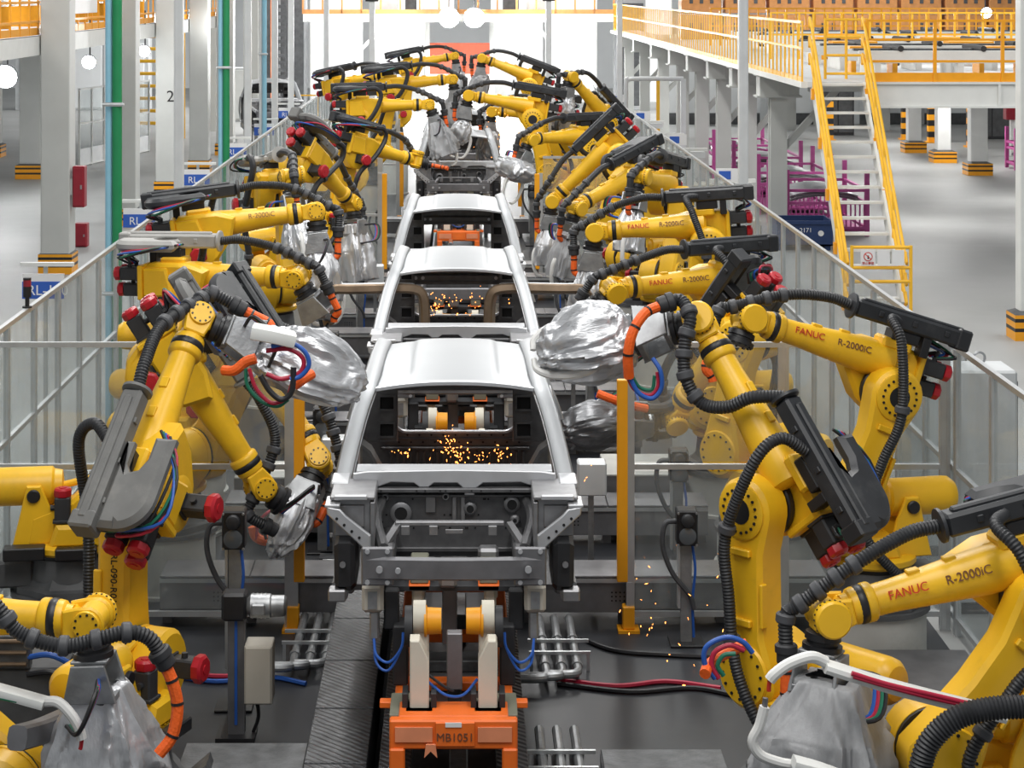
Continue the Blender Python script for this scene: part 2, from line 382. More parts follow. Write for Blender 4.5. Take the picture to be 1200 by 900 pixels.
t = thing('conveyor_frame', 'orange conveyor frame standing on the column row mezzanine', 'conveyor', (-11.3, 36, 4.52))
for k in range(10):
    MB().bx(-1.2, 1.2, k * 3.2, k * 3.2 + .14, 0, .5).build('trestle', 'amber', t)
MB().bx(-1.1, -.9, -.5, 30, .5, .68).build('rail', 'steel', t); MB().bx(.9, 1.1, -.5, 30, .5, .68).build('rail', 'steel', t)
# white board hanging on the mezzanine rail
tag(MB().bx(-8.0, -7.985, 41.2, 44.8, 4.9, 6.2, .01).build('notice_board', 'sign_white'), 'white board hung on the mezzanine guard rail', 'board')
# machines and partitions deep on that side
def partition(label, a, b, h, n, group=None, m='white_paint'):
    a = Vector(a); b = Vector(b); d = b - a; t = thing('partition_fence', label, 'fence', a, 0, group)
    me = MB().bx(-.03, .03, -.03, .03, 0, h).mesh('post', m)
    for k in range(n + 1): obj('post', me, t, Matrix.Translation(d * (k / n)))
    for z in (.06, h * .55, h - .03): MB().bar(Vector((0, 0, z)), d + Vector((0, 0, z)), .05, .05).build('rail', m, t)
    MB().bar(Vector((0, 0, .3)), d + Vector((0, 0, .3)), .01, .5).build('kick_panel', 'alu_pale', t)
    for k in range(n):
        MB().bar(d * ((k + .04) / n) + Vector((0, 0, h * .55)), d * ((k + .96) / n) + Vector((0, 0, h * .55)), .008, h * .85).build('pane', 'acrylic', t)
    return t
partition('white framed partition behind the tall column and red cabinets', (-11.6, 62, 0), (-10.4, 68, 0), 2.4, 6)
partition('white framed partition in front of the yellow machine', (-16.2, 56, 0), (-13.4, 57.5, 0), 2.4, 4)
def machine(name, label, cat, X, Y, parts):
    t = thing(name, label, cat, (X, Y, 0))
    for nm, m, bxs in parts:
        mb = MB()
        for q in bxs: mb.bx(*q, 0.02)
        mb.build(nm, m, t)
    return t
machine('robot_machine', 'yellow machine standing behind the white partition', 'machine', -15.2, 60, [('base', 'cast_grey', [(-.6, .6, -.5, .5, 0, .5)]), ('body', 'yellow', [(-.4, .45, -.4, .4, .5, 1.3), (-.1, .5, -.3, .3, 1.3, 2.0)]), ('arm', 'yellow', [(-1.2, -.1, -.2, .2, .8, 1.1)]), ('motor', 'black', [(-.9, -.6, -.25, .25, 1.1, 1.4)])])
machine('control_cabinet', 'light grey control cabinet behind the row columns', 'cabinet', -9.3, 84, [('case', 'alu_pale', [(-.7, .7, -.4, .4, 0, 2.2)]), ('door', 'white_paint', [(-.66, -.01, -.44, -.4, .1, 2.1), (.01, .66, -.44, -.4, .1, 2.1)])])
machine('control_cabinet', 'dark grey cabinet next to the ladder at the hall end', 'cabinet', -8.3, 94, [('case', 'wall_grey', [(-1.2, 1.2, -.5, .5, 0, 5.4)]), ('door', 'cast_grey', [(-1.1, -.05, -.54, -.5, .1, 5.2), (.05, 1.1, -.54, -.5, .1, 5.2)])])
machine('control_cabinet', 'broad pale machine cabinet far behind the white partition', 'cabinet', -17, 92, [('case', 'alu_pale', [(-3, 3, -.5, .5, 0, 3.2)]), ('door', 'wall', [(-2.8, -1, -.54, -.5, .1, 3), (-.9, .9, -.54, -.5, .1, 3), (1, 2.8, -.54, -.5, .1, 3)])])
machine('step_ladder', 'yellow runged platform ladder behind the partition', 'ladder', -10.9, 74, [('frame', 'yellow_paint', [(-.9, -.82, -.04, .04, 0, 4.2), (.82, .9, -.04, .04, 0, 4.2)]), ('rung', 'yellow_paint', [(-.82, .82, -.03, .03, .5 + .45 * k, .62 + .45 * k) for k in range(8)])])
# ---- cable and service poles along the fence
def pole(name, label, cat, X, Y, w_, h, m, group=None, clamp=None):
    t = thing(name, label, cat, (X, Y, 0), 0, group)
    mb = MB(); mb.bx(-w_ / 2, w_ / 2, -w_ / 2, w_ / 2, .02, h, w_ * .08)
    for s_ in (-.25, .25): mb.bx(s_ * w_ - w_ * .07, s_ * w_ + w_ * .07, -w_ / 2 - .006, -w_ / 2 + .001, .3, h)
    mb.build('profile', m, t); MB().bx(-w_, w_, -w_, w_, 0, .02).build('foot_plate', 'steel', t)
    return t
for X, Y, w_ in ((-4.27, 30.9, .14), (-4.27, 40.9, .14), (-4.27, 46.8, .14), (-4.27, 51.3, .14), (-4.27, 64.8, .16)):
    pole('service_pole', 'tall bare aluminium pole rising along the fence on the column row side', 'pole', X, Y, w_, 11, 'alu_pale', 'aluminium poles on the column row side')
pole('service_pole', 'tall aluminium pole beside the purple racks and stairs', 'pole', 4.36, 31.5, .145, 11, 'alu_pale')
pole('service_pole', 'slender aluminium pole by the far end of the stair side railing', 'pole', 4.36, 56, .15, 11, 'alu_pale')
def pipe_pair(label, X, Y, r, h, m1='green', m2='pale_blue'):
    t = thing('riser_pipe', label, 'pipe', (X, Y, 0)); MB().cyl((0, 0, 0), (0, 0, h), r, n=16).build('pipe', m1, t)
    MB().cyl((-r * 1.75, .03, 0), (-r * 1.75, .03, h), r * .72, n=14).build('pipe', m2, t)
    for z in (1.6, 3.95, 6.5): MB().bx(-r * 2.6, r * 1.25, -r * 1.15, -r * .9, z, z + .05).build('clamp', 'alu', t); MB().cyl((-r * 2.8, -r * 1.1, z + .025), (r * 1.6, -r * 1.1, z + .025), .018, n=8).build('bolt', 'alu', t)
pipe_pair('green riser pipe with light blue pipe, the larger pair beside the fence', -4.28, 25.4, .062, 11)
pipe_pair('thin green and blue riser pipes between two aluminium poles', -4.3, 37.4, .062, 11)
pipe_pair('pale blue riser pipe pair by the far aluminium poles', -4.35, 45.2, .05, 11, 'pale_blue', 'alu_pale')
# ---- sign posts with black panels
for X, Y, lb in ((-3.05, 70, 'post with small black sign over the robots on the column row side'), (3.1, 72, 'post with small black sign over the robots on the stair side')):
    t = thing('sign_post', lb, 'sign', (X, Y, 0)); MB().bx(-.1, .1, -.08, .08, 0, 5.0, .01).build('post', 'alu_pale', t); MB().bx(-.22, .22, -.13, -.06, 5.0, 5.2, .01).build('panel', 'black', t)
# ---- cross mezzanine at the end of the line
t = thing('end_mezzanine', 'white cross gantry with orange rail at the end of the line', 'mezzanine', (0, 88, 0))
MB().bx(-6.8, 6.6, -.1, .15, 4.02, 4.36).build('beam', 'white_paint', t); MB().bx(-6.8, 6.6, .15, 7, 4.25, 4.36).build('deck', 'alu_pale', t)
MB().bx(-6.8, 6.6, -.14, -.1, 4.36, 4.55).build('toe_board', 'crate_orange', t)
for x in (-4.85, -4.4, 4.3, 5.6): MB().bx(x - .16, x + .16, -.1, .2, 0, 4.02).build('post', 'white_paint', t)
for x, s_ in ((-4.4, -1), (-4.4, 1), (4.3, 1), (4.3, -1)): MB().bar((x, 0, 2.7), (x + s_ * 1.2, 0, 4.0), .14, .14).build('brace', 'white_paint', t)
railing('safety_railing', 'orange guard rail on the cross gantry at the line end', (-6.8, 87.9, 4.36), (6.6, 87.9, 4.36), 1.3, 16, (1.28, .7), 'crate_orange', None, .04)
for k, (x, sx, sy, m) in enumerate(((-3.4, 1.2, 1.1, 'alu_pale'), (-2.2, .5, .9, 'cast_grey'), (-1.0, 1.4, .8, 'wall'), (2.2, .7, 1.2, 'cast_grey'), (3.4, 1.0, .9, 'white_paint'))):
    t = thing('ventilation_unit', ['wide pale cabinet on the cross gantry', 'small dark cabinet on the cross gantry', 'low wide pale cabinet on the cross gantry', 'dark fan unit on the cross gantry', 'white squarish cabinet on the cross gantry'][k], 'cabinet', (x, 90, 4.365))
    MB().bx(-sx / 2, sx / 2, -.4, .4, 0, sy, .03).build('case', m, t); MB().bx(-sx / 2 + .08, sx / 2 - .08, -.43, -.4, .1, sy - .1, .01).build('door', m, t)
t = thing('end_door', 'orange red roller panel closing the end of the line', 'door', (-0.05, 92, 0)); MB().bx(-1.35, 1.35, 0, .1, 1.6, 3.0).build('curtain', 'red_panel', t)
for x in (-1.45, 1.45): MB().bx(x - .1, x + .1, -.05, .15, 0, 4.2).build('jamb', 'white_paint', t)
for k in range(5): MB().bx(-1.35, 1.35, -.012, 0, 1.62 + k * .28, 1.86 + k * .28).build('slat', 'red_panel', t)
MB().bx(-1.35, 1.35, .02, .08, 0, 1.6).build('lower_panel', 'sign_white', t)
for k, x in enumerate((-6.0, -2.9, 2.7, 5.3, 8.9)):
    machine('partition_screen', 'pale wall panel standing behind the cross gantry', 'panel', x, 98, [('sheet', 'wall', [(-1.2, 1.2, -.05, .05, 0, 5)]), ('frame', 'white_paint', [(-1.25, -1.15, -.08, .08, 0, 5.1), (1.15, 1.25, -.08, .08, 0, 5.1), (-1.25, 1.25, -.08, .08, 5, 5.1)])])['group'] = 'pale wall panels'
machine('dark_bay', 'tall grey brown cabinet beside the cross gantry', 'cabinet', 7.6, 92, [('case', 'wall_grey', [(-.7, .7, -.4, .4, 0, 5.0)]), ('door', 'cast_grey', [(-.6, .6, -.44, -.4, .2, 4.8)])])
# ladder rungs seen beyond
t = thing('wall_ladder', 'dark caged ladder beside the dark grey cabinet', 'ladder', (-8.3, 92.8, 0))
for k in range(14): MB().bx(-.28, .28, -.04, .04, .4 + .32 * k, .56 + .32 * k).build('rung', 'cast_grey', t)
for s_ in (-.32, .32): MB().bx(s_ - .04, s_ + .04, -.04, .04, 0, 5.2).build('stile', 'orange_pale' if s_ < 0 else 'cast_grey', t)
railing('safety_railing', 'yellow barrier outside the fence near the pale car shell', (-5.6, 68, 0), (-3.9, 68, 0), 1.9, 2, (1.88, 1.0), 'yellow_paint', None, .04)
# ---- flood lamps (they shine)
def lamp(label, p, r, d=(0, -1, -.25), power=0):
    p = Vector(p); t = thing('flood_lamp', label, 'lamp', p); d = Vector(d).normalized()
    MB().lathe((0, 0, 0), -d, [(0, r * 1.05), (.05, r * 1.1), (r * 1.2, r * .5), (r * 1.8, r * .4)], 14).build('housing', 'cast_grey', t)
    MB().lathe((0, 0, 0), d, [(0, r), (r * .25, r * .85), (r * .42, r * .45), (r * .46, .005)], 14).build('bulb', 'lamp', t)
    MB().cyl(-d * r, -d * r + Vector((0, 0, 1.0)), .02, n=6).build('cable', 'black', t)
    if power:
        l = bpy.data.lights.new('lamp', 'POINT'); l.energy = power; l.shadow_soft_size = .3; o = bpy.data.objects.new('lamp_light', l); COL.objects.link(o); o.parent = t; o.location = d * .5
lamp('large glaring flood lamp by the far partition posts', at(6, 90, 52), .30, power=250)
lamp('round lit lamp beside the tall guarded column', at(104, 73, 50), .17, power=60)
lamp('round lit lamp behind the green pipe under the mezzanine', at(169, 60, 52), .15, power=60)
lamp('lit lamp hung near the thin green riser pipe', at(262, 25, 60), .15, power=40)
lamp('one of the twin glaring lamps over the line end', at(526, 21, 86), .42, power=2600); lamp('one of the twin glaring lamps over the line end', at(556, 21, 86), .42, power=2600)
for o in list(COL.objects):
    if o.get('label', '').startswith('one of the twin'): o['group'] = 'twin lamps'
lamp('lit lamp over the deck in front of orange crates', at(1156, 15, 60), .16, power=60)
# ---- stair side mezzanine
ZD = 3.72
t = thing('mezzanine_deck', 'white steel deck with beams carrying conveyors beyond the stairs', 'mezzanine', (6.3, 37.6, 0))
MB().bx(1.15, 20, .12, 40, ZD - .12, ZD - .02).build('deck', 'alu_pale', t)
MB().bx(1.15, 16, 0, .12, ZD - .5, ZD - .02).build('front_beam', 'white_paint', t); MB().bx(1.15, 16, -.05, 0, ZD - .06, ZD - .02).build('beam_flange', 'white_paint', t); MB().bx(1.15, 16, -.05, 0, ZD - .5, ZD - .46).build('beam_flange', 'white_paint', t)
for k in range(4): MB().bx(3.6 + k * 3.4, 3.65 + k * 3.4, -.045, 0, ZD - .46, ZD - .06).build('stiffener', 'white_paint', t)
tw = thing('walkway', 'pale steel walkway with white edge beam leading to the stairs', 'walkway', (6.3, 37.6, 0)); MB().bx(.1, 1.14, .02, 48, ZD - .12, ZD - .02).build('floor_plate', 'alu_pale', tw); MB().bx(-.02, .1, .02, 48, ZD - .13, ZD - .02).build('edge_beam', 'white_paint', tw)
for k in range(6): MB().bx(1.15, 16, 6 + 6 * k, 6.2 + 6 * k, ZD - .5, ZD - .12).build('cross_beam', 'white_paint', t)
for Y, k in ((44.1, 0), (48.6, 1), (53.2, 2), (58, 3), (63, 4), (69, 5), (76, 6), (83, 7)):
    column(6.85, Y, 0.36, 0.36, ZD - .14, ['white column with box head nearest the yellow stairs', 'white column with box head next beyond the one by the stairs'][k] if k < 2 else 'white column with box head in the row under the walkway', 'columns under the walkway', (0, 0), (.85, .5))
railing('safety_railing', 'long yellow baluster railing along the walkway that leads to the stairs', (6.31, 37.7, ZD - .02), (6.31, 84, ZD - .02), 1.12, 92, (1.1, .62), 'yellow_paint', None, .016, .09)
railing('safety_railing', 'yellow railing along the front edge of the conveyor deck', (7.5, 37.65, ZD - .02), (20, 37.65, ZD - .02), 1.15, 10, (1.13, .78, .38), 'amber', None, .03, .17)
railing('safety_railing', 'yellow railing further back across the conveyor deck', (7.6, 50, ZD - .02), (18, 50, ZD - .02), 1.15, 30, (1.13, .6), 'yellow_paint', None, .024)
railing('safety_railing', 'yellow railing far back across the conveyor deck before the crates', (7.6, 62, ZD - .02), (22, 62, ZD - .02), 1.15, 50, (1.13, .6), 'amber', None, .024)
def gate(label, X, Y):
    t = thing('stair_gate', label, 'gate', (X, Y, ZD - .02))
    for x in (0, .4, .8): MB().cyl((x, 0, 0), (x, 0, 1.15), .028, n=8).build('post', 'yellow_paint', t)
    for z in (.1, .45, .8, 1.13): MB().cyl((0, 0, z), (.8, 0, z), .025, n=8).build('rail', 'yellow_paint', t)
gate('yellow tube gate at the head of the stairs', 6.95, 38.9)
# the stairs
t = thing('steel_stairs', 'white steel stairs with yellow handrails climbing to the deck', 'stairs', (6.5, 34.3, 0))
RUN, W_ = 3.3, .92; n = 15
for x in (0, W_):
    MB().bar((x, 0.0, .08), (x, RUN, ZD - .1), .05, .24).build('stringer', 'white_paint', t)
me = MB().bx(.03, W_ - .03, -.11, .11, -.02, .02).mesh('tread', 'white_paint')
for k in range(n): obj('tread', me, t, Matrix.Translation((0, RUN * (k + .6) / n, ZD * (k + .75) / n)))
for x in (-.03, W_ + .03):
    for dz in (.30, .62, .98): MB().tube(smooth_path([(x, -.12, .05 + dz * .98), (x, .05, .12 + dz), (x, RUN - .1, ZD - .1 + dz), (x, RUN + .25, ZD + dz)], 6), .027, 8).build('handrail', 'yellow_paint', t)
    for k in range(5):
        y = RUN * (k + .1) / 4.4; z = ZD * (k + .1) / 4.4
        MB().cyl((x, y, z - .05), (x, y, z + 1.02), .027, n=8).build('baluster', 'yellow_paint', t); MB().bx(x - .05, x + .05, y - .06, y + .06, z - .08, z + .12).build('foot_clamp', 'amber', t)
# gate with notices at the stair foot
t = thing('notice_gate', 'yellow barrier with white notices at the foot of the stairs', 'barrier', (6.5, 33.9, 0))
for x in (0, .98): MB().cyl((x, 0, 0), (x, 0, 1.15), .03, n=10).build('post', 'yellow_paint', t)
for z in (.55, .78, 1.12): MB().cyl((0, 0, z), (.98, 0, z), .028, n=8).build('rail', 'yellow_paint', t)
for x, ww in ((.14, .24), (.42, .2), (.66, .2)):
    b = MB().bx(x, x + ww, -.045, -.03, .82, 1.08).build('notice', 'sign_white', t)
    if x < .2:
        MB().lathe((x + .12, -.052, .97), (0, 1, 0), [(0, .075), (.006, .075)], 20).build('symbol', 'ink_red', b); MB().lathe((x + .12, -.056, .97), (0, 1, 0), [(0, .06), (.006, .06)], 20).build('symbol', 'sign_white', b)
        MB().bar((x + .075, -.058, 1.01), (x + .165, -.058, .93), .004, .014).build('symbol', 'ink_red', b); MB().bx(x + .108, x + .132, -.058, -.054, .93, .99).build('symbol', 'ink', b)
        obj('lettering', text_mesh('禁止攀登', .05, 'ink_red'), b, Matrix.Translation((x + .12, -.05, .858)) @ Matrix.Rotation(PI / 2, 4, 'X'))
# conveyors and clutter on the deck
def deck_conveyor(label, x0, x1, Y, seed):
    rnd = random.Random(seed); t = thing('roller_conveyor', label, 'conveyor', (x0, Y, ZD - .02)); L = x1 - x0
    for dy in (0, 1.3): MB().bx(0, L, dy, dy + .16, .28, .52, .01).build('side_beam', 'white_paint', t)
    for k in range(int(L / 1.6)):
        MB().bx(.3 + k * 1.6, .42 + k * 1.6, 0, 1.46, 0, .28).build('leg', 'white_paint', t)
        MB().cyl((.8 + k * 1.6, -.02, .56), (.8 + k * 1.6, 1.48, .56), .06, n=10).build('roller', 'black_soft', t)
        if rnd.random() < .7:
            x = .6 + k * 1.6 + rnd.random(); MB().cyl((x, -.1, .40), (x, 0, .40), .13, n=6).build('drive_motor', 'black', t); MB().bx(x - .09, x + .09, -.1, 0, .1, .3, .02).build('junction_box', 'black_soft', t)
    MB().bx(0, L, .6, .75, .50, .55).build('drive_shaft', 'steel_dark', t)
for k, (x0, x1, Y, lb) in enumerate(((7.7, 15.5, 39.4, 'white roller conveyor right behind the deck front railing'), (7.7, 17, 43, 'second white roller conveyor on the deck'), (7.8, 18, 46.5, 'white roller conveyor in front of the back deck railing'), (7.8, 20, 53, 'white roller conveyor behind the back deck railing'), (7.8, 22, 57.5, 'white roller conveyor before the crates'))): deck_conveyor(lb, x0, x1, Y, k)
for k in range(9):
    x, Y = 8.4 + (k % 3) * 2.6 + .4 * (k // 3), 41.7 + (k // 3) * 4.1
    t = thing('lift_table', 'amber lifting frame standing between the deck conveyors', 'lift', (x, Y, ZD - .02), 0, 'amber lifting frames')
    MB().bx(-.5, .5, -.3, .3, .45, .55, .01).build('top_frame', 'amber', t)
    for sx in (-.42, .42): MB().bx(sx - .05, sx + .05, -.28, .28, 0, .45).build('leg', 'amber', t)
    MB().cyl((-.2, -.34, .3), (.2, -.34, .3), .09, n=10).build('motor', 'black', t)
for k in range(12):
    x = 8.2 + k * 1.5
    t = thing('stacked_crate', 'orange crate stack along the back of the conveyor deck', 'crate', (x, 70, ZD - .02), 0, 'orange crate stacks')
    MB().bx(-.68, .68, -.5, .5, 0, .85, .02).build('body', 'crate_orange', t); MB().bx(-.68, .68, -.5, .5, .9, 1.75, .02).build('body', 'crate_orange', t)
    for z in (.45, 1.35):
        for sx in (-.35, 0, .35): MB().bx(sx - .06, sx + .06, -.52, -.49, z - .12, z + .12).build('vent', 'cast_grey', t)
for k, (x, Y) in enumerate(((12.6, 78.4), (16.2, 78.4), (19.8, 78.4), (9.6, 81), (14.3, 81), (18, 81), (22, 81))):
    column(x, Y, .5, .5, 12, 'white hall column rising through the deck by the orange crates', 'columns at the crates')
# guarded columns on the floor under the deck
for k, (x, Y) in enumerate(((15.05, 67.8), (15.1, 63.9), (15.1, 59.6))):
    column(x, Y, .42 if k < 2 else .5, .42, 3.2, ['white post on hazard base farthest under the deck', 'bright white post on hazard base in the middle of three under the deck', 'pale post on hazard base beside the small pink rack'][k], 'guarded posts under the deck', (.72, .40), m='white_paint')
column(8.78, 31.6, .3, .3, 12, 'white post on a yellow and black guard at the open floor before the stairs', None, (.52, .46), m='white_paint')
# back of the undercroft
machine('dark_rack_wall', 'long grey plant wall under the back of the deck', 'panel', 17, 82, [('sheet', 'wall', [(-9, 9, -.1, .1, 0, 3.5)]), ('skirting', 'cast_grey', [(-9, 9, -.16, -.1, 0, .45)]), ('post', 'alu_pale', [(-5.0, -4.7, -.2, .1, 0, 3.5), (-1.4, -1.0, -.2, .1, 0, 3.5), (1.4, 1.6, -.2, .1, 0, 3.5), (4.2, 4.5, -.2, .1, 0, 3.5)])])
machine('dark_cabinet', 'black cabinet under the deck between yellow and black guards', 'cabinet', 14.0, 76, [('case', 'black_soft', [(-.6, .6, -.3, .3, 0, 3.1)]), ('door', 'cast_grey', [(-.55, -.02, -.33, -.3, .1, 3.0), (.02, .55, -.33, -.3, .1, 3.0)])])
machine('dark_cabinet', 'black cabinet behind the pink rack under the deck', 'cabinet', 19.2, 74, [('case', 'black_soft', [(-.8, .8, -.3, .3, 0, 3.1)]), ('door', 'cast_grey', [(-.75, -.02, -.33, -.3, .1, 3.0), (.02, .75, -.33, -.3, .1, 3.0)])])
machine('fire_cabinet', 'dark red cabinet behind the small pink rack', 'cabinet', 17.9, 66, [('case', 'red_paint', [(-.3, .3, -.2, .2, 1.2, 3.2)]), ('post', 'white_paint', [(-.1, .1, 0, .2, 0, 1.2)])])
for k, (x, Y) in enumerate(((13.2, 73), (16.6, 72), (16.0, 73.5), (17.5, 70))):
    t = thing('bollard_guard', 'yellow and black striped guard post under the deck', 'bollard', (x, Y, 0), 0, 'striped guard posts under the deck'); mb = MB()
    for q in range(7): mb.mi(q % 2).bx(-.12, .12, -.12, .12, q * .2, q * .2 + .2)
    mb.build('post', ['amber', 'black'], t); MB().bx(-.2, .2, -.2, .2, 0, .05).build('foot_plate', 'amber', t)

# ---- purple racks with pressed panels
def rack(label, X, Y, L, D, H, seed, group='purple part racks', m='purple'):
    rnd = random.Random(seed); t = thing('part_rack', label, 'rack', (X, Y, 0), 0, group)
    for sx in (0, L):
        for sy in (0, D): MB().bx(sx - .05, sx + .05, sy - .05, sy + .05, 0, H).build('post', m, t)
    for z in (.18, H * .5, H - .45):
        for sy in (0, D): MB().bx(.05, L - .05, sy - .03, sy + .03, z - .03, z + .03).build('rail', m, t)
        for sx in (0, L): MB().bx(sx - .03, sx + .03, .05, D - .05, z - .03, z + .03).build('rail', m, t)
    MB().bx(.05, L - .05, .05, D - .05, .10, .15).build('floor_plate', m, t)
    nb = int(L / .1)
    for k in range(nb): MB().bx(.08 + k * .1, .11 + k * .1, -.02, .02, .18, H * .5).build('slat', m, t)
    return t
def panel_stack(label, X, Y, L, D, z, n, group='pressed panels on racks', m='gunmetal'):
    for k in range(n):
        def fn(u, v_): 
            x = (u - .5) * L; y = (v_ - .5) * D
            return (x, y, .22 * (1 - (2 * u - 1) ** 2) * (1 - .5 * (2 * v_ - 1) ** 2))
        mb = MB().grid(fn, 10, 6); o = mb.build('pressed_panel', m if k % 2 == 0 else 'body_silver', recalc=True); o.location = (X, Y, z + k * .035)
        md = o.modifiers.new('thick', 'SOLIDIFY'); md.thickness = .02
        tag(o, label, 'panel', group)
for k, (X, Y, lb) in enumerate(((7.15, 44.7, 'purple part rack next to the blue bin under the walkway'), (7.15, 49.0, 'purple part rack second in the row under the walkway'), (7.15, 53.4, 'purple part rack third in the row under the walkway'), (7.15, 57.6, 'purple part rack last in the row under the walkway'))):
    rack(lb, X, Y, 1.75, 2.6, 1.45, k)
    panel_stack('curved pressed steel panel lying in a purple rack', X + .87, Y + 1.3, 1.5, 2.0, .75, 4)
rack('small pink rack by the guarded post under the deck', 16.6, 61, 1.3, 1.0, 1.25, 9)
panel_stack('pale pressed panel in the small pink rack', 17.25, 61.5, 1.1, .8, .4, 2)
t = thing('parts_bin', 'dark blue steel bin on the floor in front of the purple rack', 'bin', (6.55, 42.2, 0)); ww, dd, hh = 1.15, 1.0, .62
mb = MB()
for a in ((0, ww, 0, .03, .1, hh), (0, ww, dd - .03, dd, .1, hh), (0, .03, .03, dd - .03, .1, hh), (ww - .03, ww, .03, dd - .03, .1, hh), (0, ww, 0, dd, .1, .13)): mb.bx(*a)
mb.build('tub', 'bin_blue', t); MB().bx(-.03, ww + .03, -.04, 0, hh - .07, hh).build('rim', 'bin_blue', t); MB().bx(-.03, ww + .03, dd, dd + .04, hh - .07, hh).build('rim', 'bin_blue', t)
for x in (.1, ww - .1): MB().bx(x - .06, x + .06, .05, dd - .05, 0, .1).build('runner', 'bin_blue', t)
obj('lettering', text_mesh('- 2171', .13, 'sign_white'), t, Matrix.Translation((.55, -.006, .42)) @ Matrix.Rotation(PI / 2, 4, 'X'))
MB().cyl((.9, -.02, .36), (.9, 0, .36), .06, n=12).build('emblem', 'sign_white', t)
# cabinets just outside the fence by the stairs
for k, (X, Y, lb) in enumerate(((4.55, 17.9, 'grey control cabinet with lifting eye at the fence, beside the ramp plate'), (4.55, 19.7, 'grey control cabinet with lifting eye at the fence, next beyond its twin'), (4.55, 33, 'grey control cabinet outside the fence by the stair foot'), (4.55, 39.0, 'grey control cabinet outside the fence by the blue bin'))):
    t = thing('control_cabinet', lb, 'cabinet', (X, Y, 0)); MB().bx(-.27, .27, -.25, .25, .08, 2.1 if k < 2 else 1.7, .02).build('case', 'beige' if k > 1 else 'alu_pale', t)
    MB().bx(-.28, .28, -.26, .26, 0, .08).build('plinth', 'cast_grey', t); zt = 2.1 if k < 2 else 1.7
    MB().tube([(0.05 * math.cos(a), 0, zt + .07 + .05 * math.sin(a)) for a in [i * 2 * PI / 12 for i in range(13)]], .012, 6).build('lifting_eye', 'steel', t)
    MB().cyl((0, 0, zt), (0, 0, zt + .03), .03, n=10).build('eye_collar', 'steel', t)
    MB().bx(.27, .285, -.2, .2, .2, zt - .1).build('door', 'cast_grey', t)
# glowing fill strips added to brighten the dark space under the deck
for k, (x, Y) in enumerate(((10.5, 47), (10.5, 57), (15, 52), (15, 62), (15, 71), (20, 66), (9.5, 66))):
    t = thing('fill_strip', 'added fill strip brightening the space under the conveyor deck', 'lamp', (x, Y, 3.02), 0, 'added fill strips under the deck')
    MB().bx(-.75, .75, -.07, .07, .05, .2, .01).build('tray', 'white_paint', t); MB().cyl((-.7, 0, .02), (.7, 0, .02), .02, n=8).build('tube', 'lamp', t)
    for sx in (-.6, .6): MB().cyl((sx, 0, .2), (sx, 0, .58), .012, n=6).build('hanger', 'steel', t)
    o = area('fill_strip_area', (0, 0, -.02), 1.5, .2, 130); o.parent = t
# ------------------------------------------------------------------ safety fences
FH = 2.43
FMESH = {}
def fence_meshes(L):
    key = round(L, 3)
    if key in FMESH: return FMESH[key]
    p = MB().bx(-.022, .022, -.045, .045, 0, FH)
    for s_ in (-.022, .022): p.bx(-.026, .026, s_ - .008, s_ + .008, .02, FH - .04)
    d = {'post': p.mesh('post', 'alu'),
         'mull': MB().bx(-.018, .018, L / 2 - .02, L / 2 + .02, .1, FH - .04).mesh('mullion', 'alu'),
         'rail': MB().bx(-.022, .022, .045, L - .045, -.022, .022).mesh('rail', 'alu'),
         'pane1': MB().bx(-.004, .004, .05, L - .05, 1.42, FH - .05).mesh('pane', 'acrylic'),
         'pane2': MB().bx(-.004, .004, .05, L - .05, .18, 1.34).mesh('pane', 'acrylic')}
    FMESH[key] = d; return d
def fence_section(label, p, L, rz, group, mull=True, end=False):
    t = thing('safety_fence', label, 'fence', p, rz, group); d = fence_meshes(L)
    obj('post', d['post'], t)
    if end: obj('post', d['post'], t, Matrix.Translation((0, L, 0)))
    for z in (.14, 1.38, FH - .022): obj('rail', d['rail'], t, Matrix.Translation((0, 0, z)))
    if mull: obj('mullion', d['mull'], t)
    obj('pane', d['pane1'], t); obj('pane', d['pane2'], t)
    return t
SL = 1.15
for k in range(44):
    Y = 13.6 + k * SL
    fence_section('aluminium framed clear fence section in the long run beside the column row', (-4.05, Y, 0), SL, 0, 'fence run on the column row side', mull=False)
    fence_section('aluminium framed clear fence section in the long run beside the stairs', (4.15, Y, 0), SL, 0, 'fence run on the stair side', mull=False)
def cross(Y, near):
    lb = {17.2: 'by the front car body', 36.4: 'halfway down the line', 46.9: 'near the line end'}[Y]
    for (x0, x1, w_) in ((-4.0, -2.72, 'against the long fence'), (-2.72, -1.44, 'next to the light curtain')):
        fence_section('clear cross panel ' + lb + ', column row side, ' + w_, (x1, Y, 0), x1 - x0, PI / 2, 'cross fence column row side', mull=False)
    for (x0, x1, w_) in ((1.42, 2.72, 'next to the light curtain'), (2.72, 4.08, 'against the long fence')):
        fence_section('clear cross panel ' + lb + ', stair side, ' + w_, (x1, Y, 0), x1 - x0, PI / 2, 'cross fence stair side', mull=False)
    for s_, sd in ((-1, 'column row'), (1, 'stair')):
        t = thing('light_curtain', 'yellow light curtain on the cross fence ' + lb + ', ' + sd + ' side', 'light curtain', (s_ * 1.36, Y - .03, 0))
        z0 = .42
        MB().bx(-.045, .045, -.035, .035, z0, 2.12, .006).build('housing', 'amber', t)
        MB().bx(-.045 + s_ * .075, .045 + s_ * .055, -.03, .03, .2, 2.13).build('back_post', 'alu', t)
        MB().bx(-.02 + s_ * .05, .03 + s_ * .05, -.035, .035, .02, z0).build('stand', 'alu', t)
        MB().bx(-.05 + s_ * .05, .05 + s_ * .05, -.06, .06, .03, .22, .008).build('foot', 'amber', t)
        MB().bx(-.09 + s_ * .05, .09 + s_ * .05, -.09, .09, 0.004, .03).build('base_plate', 'amber', t)
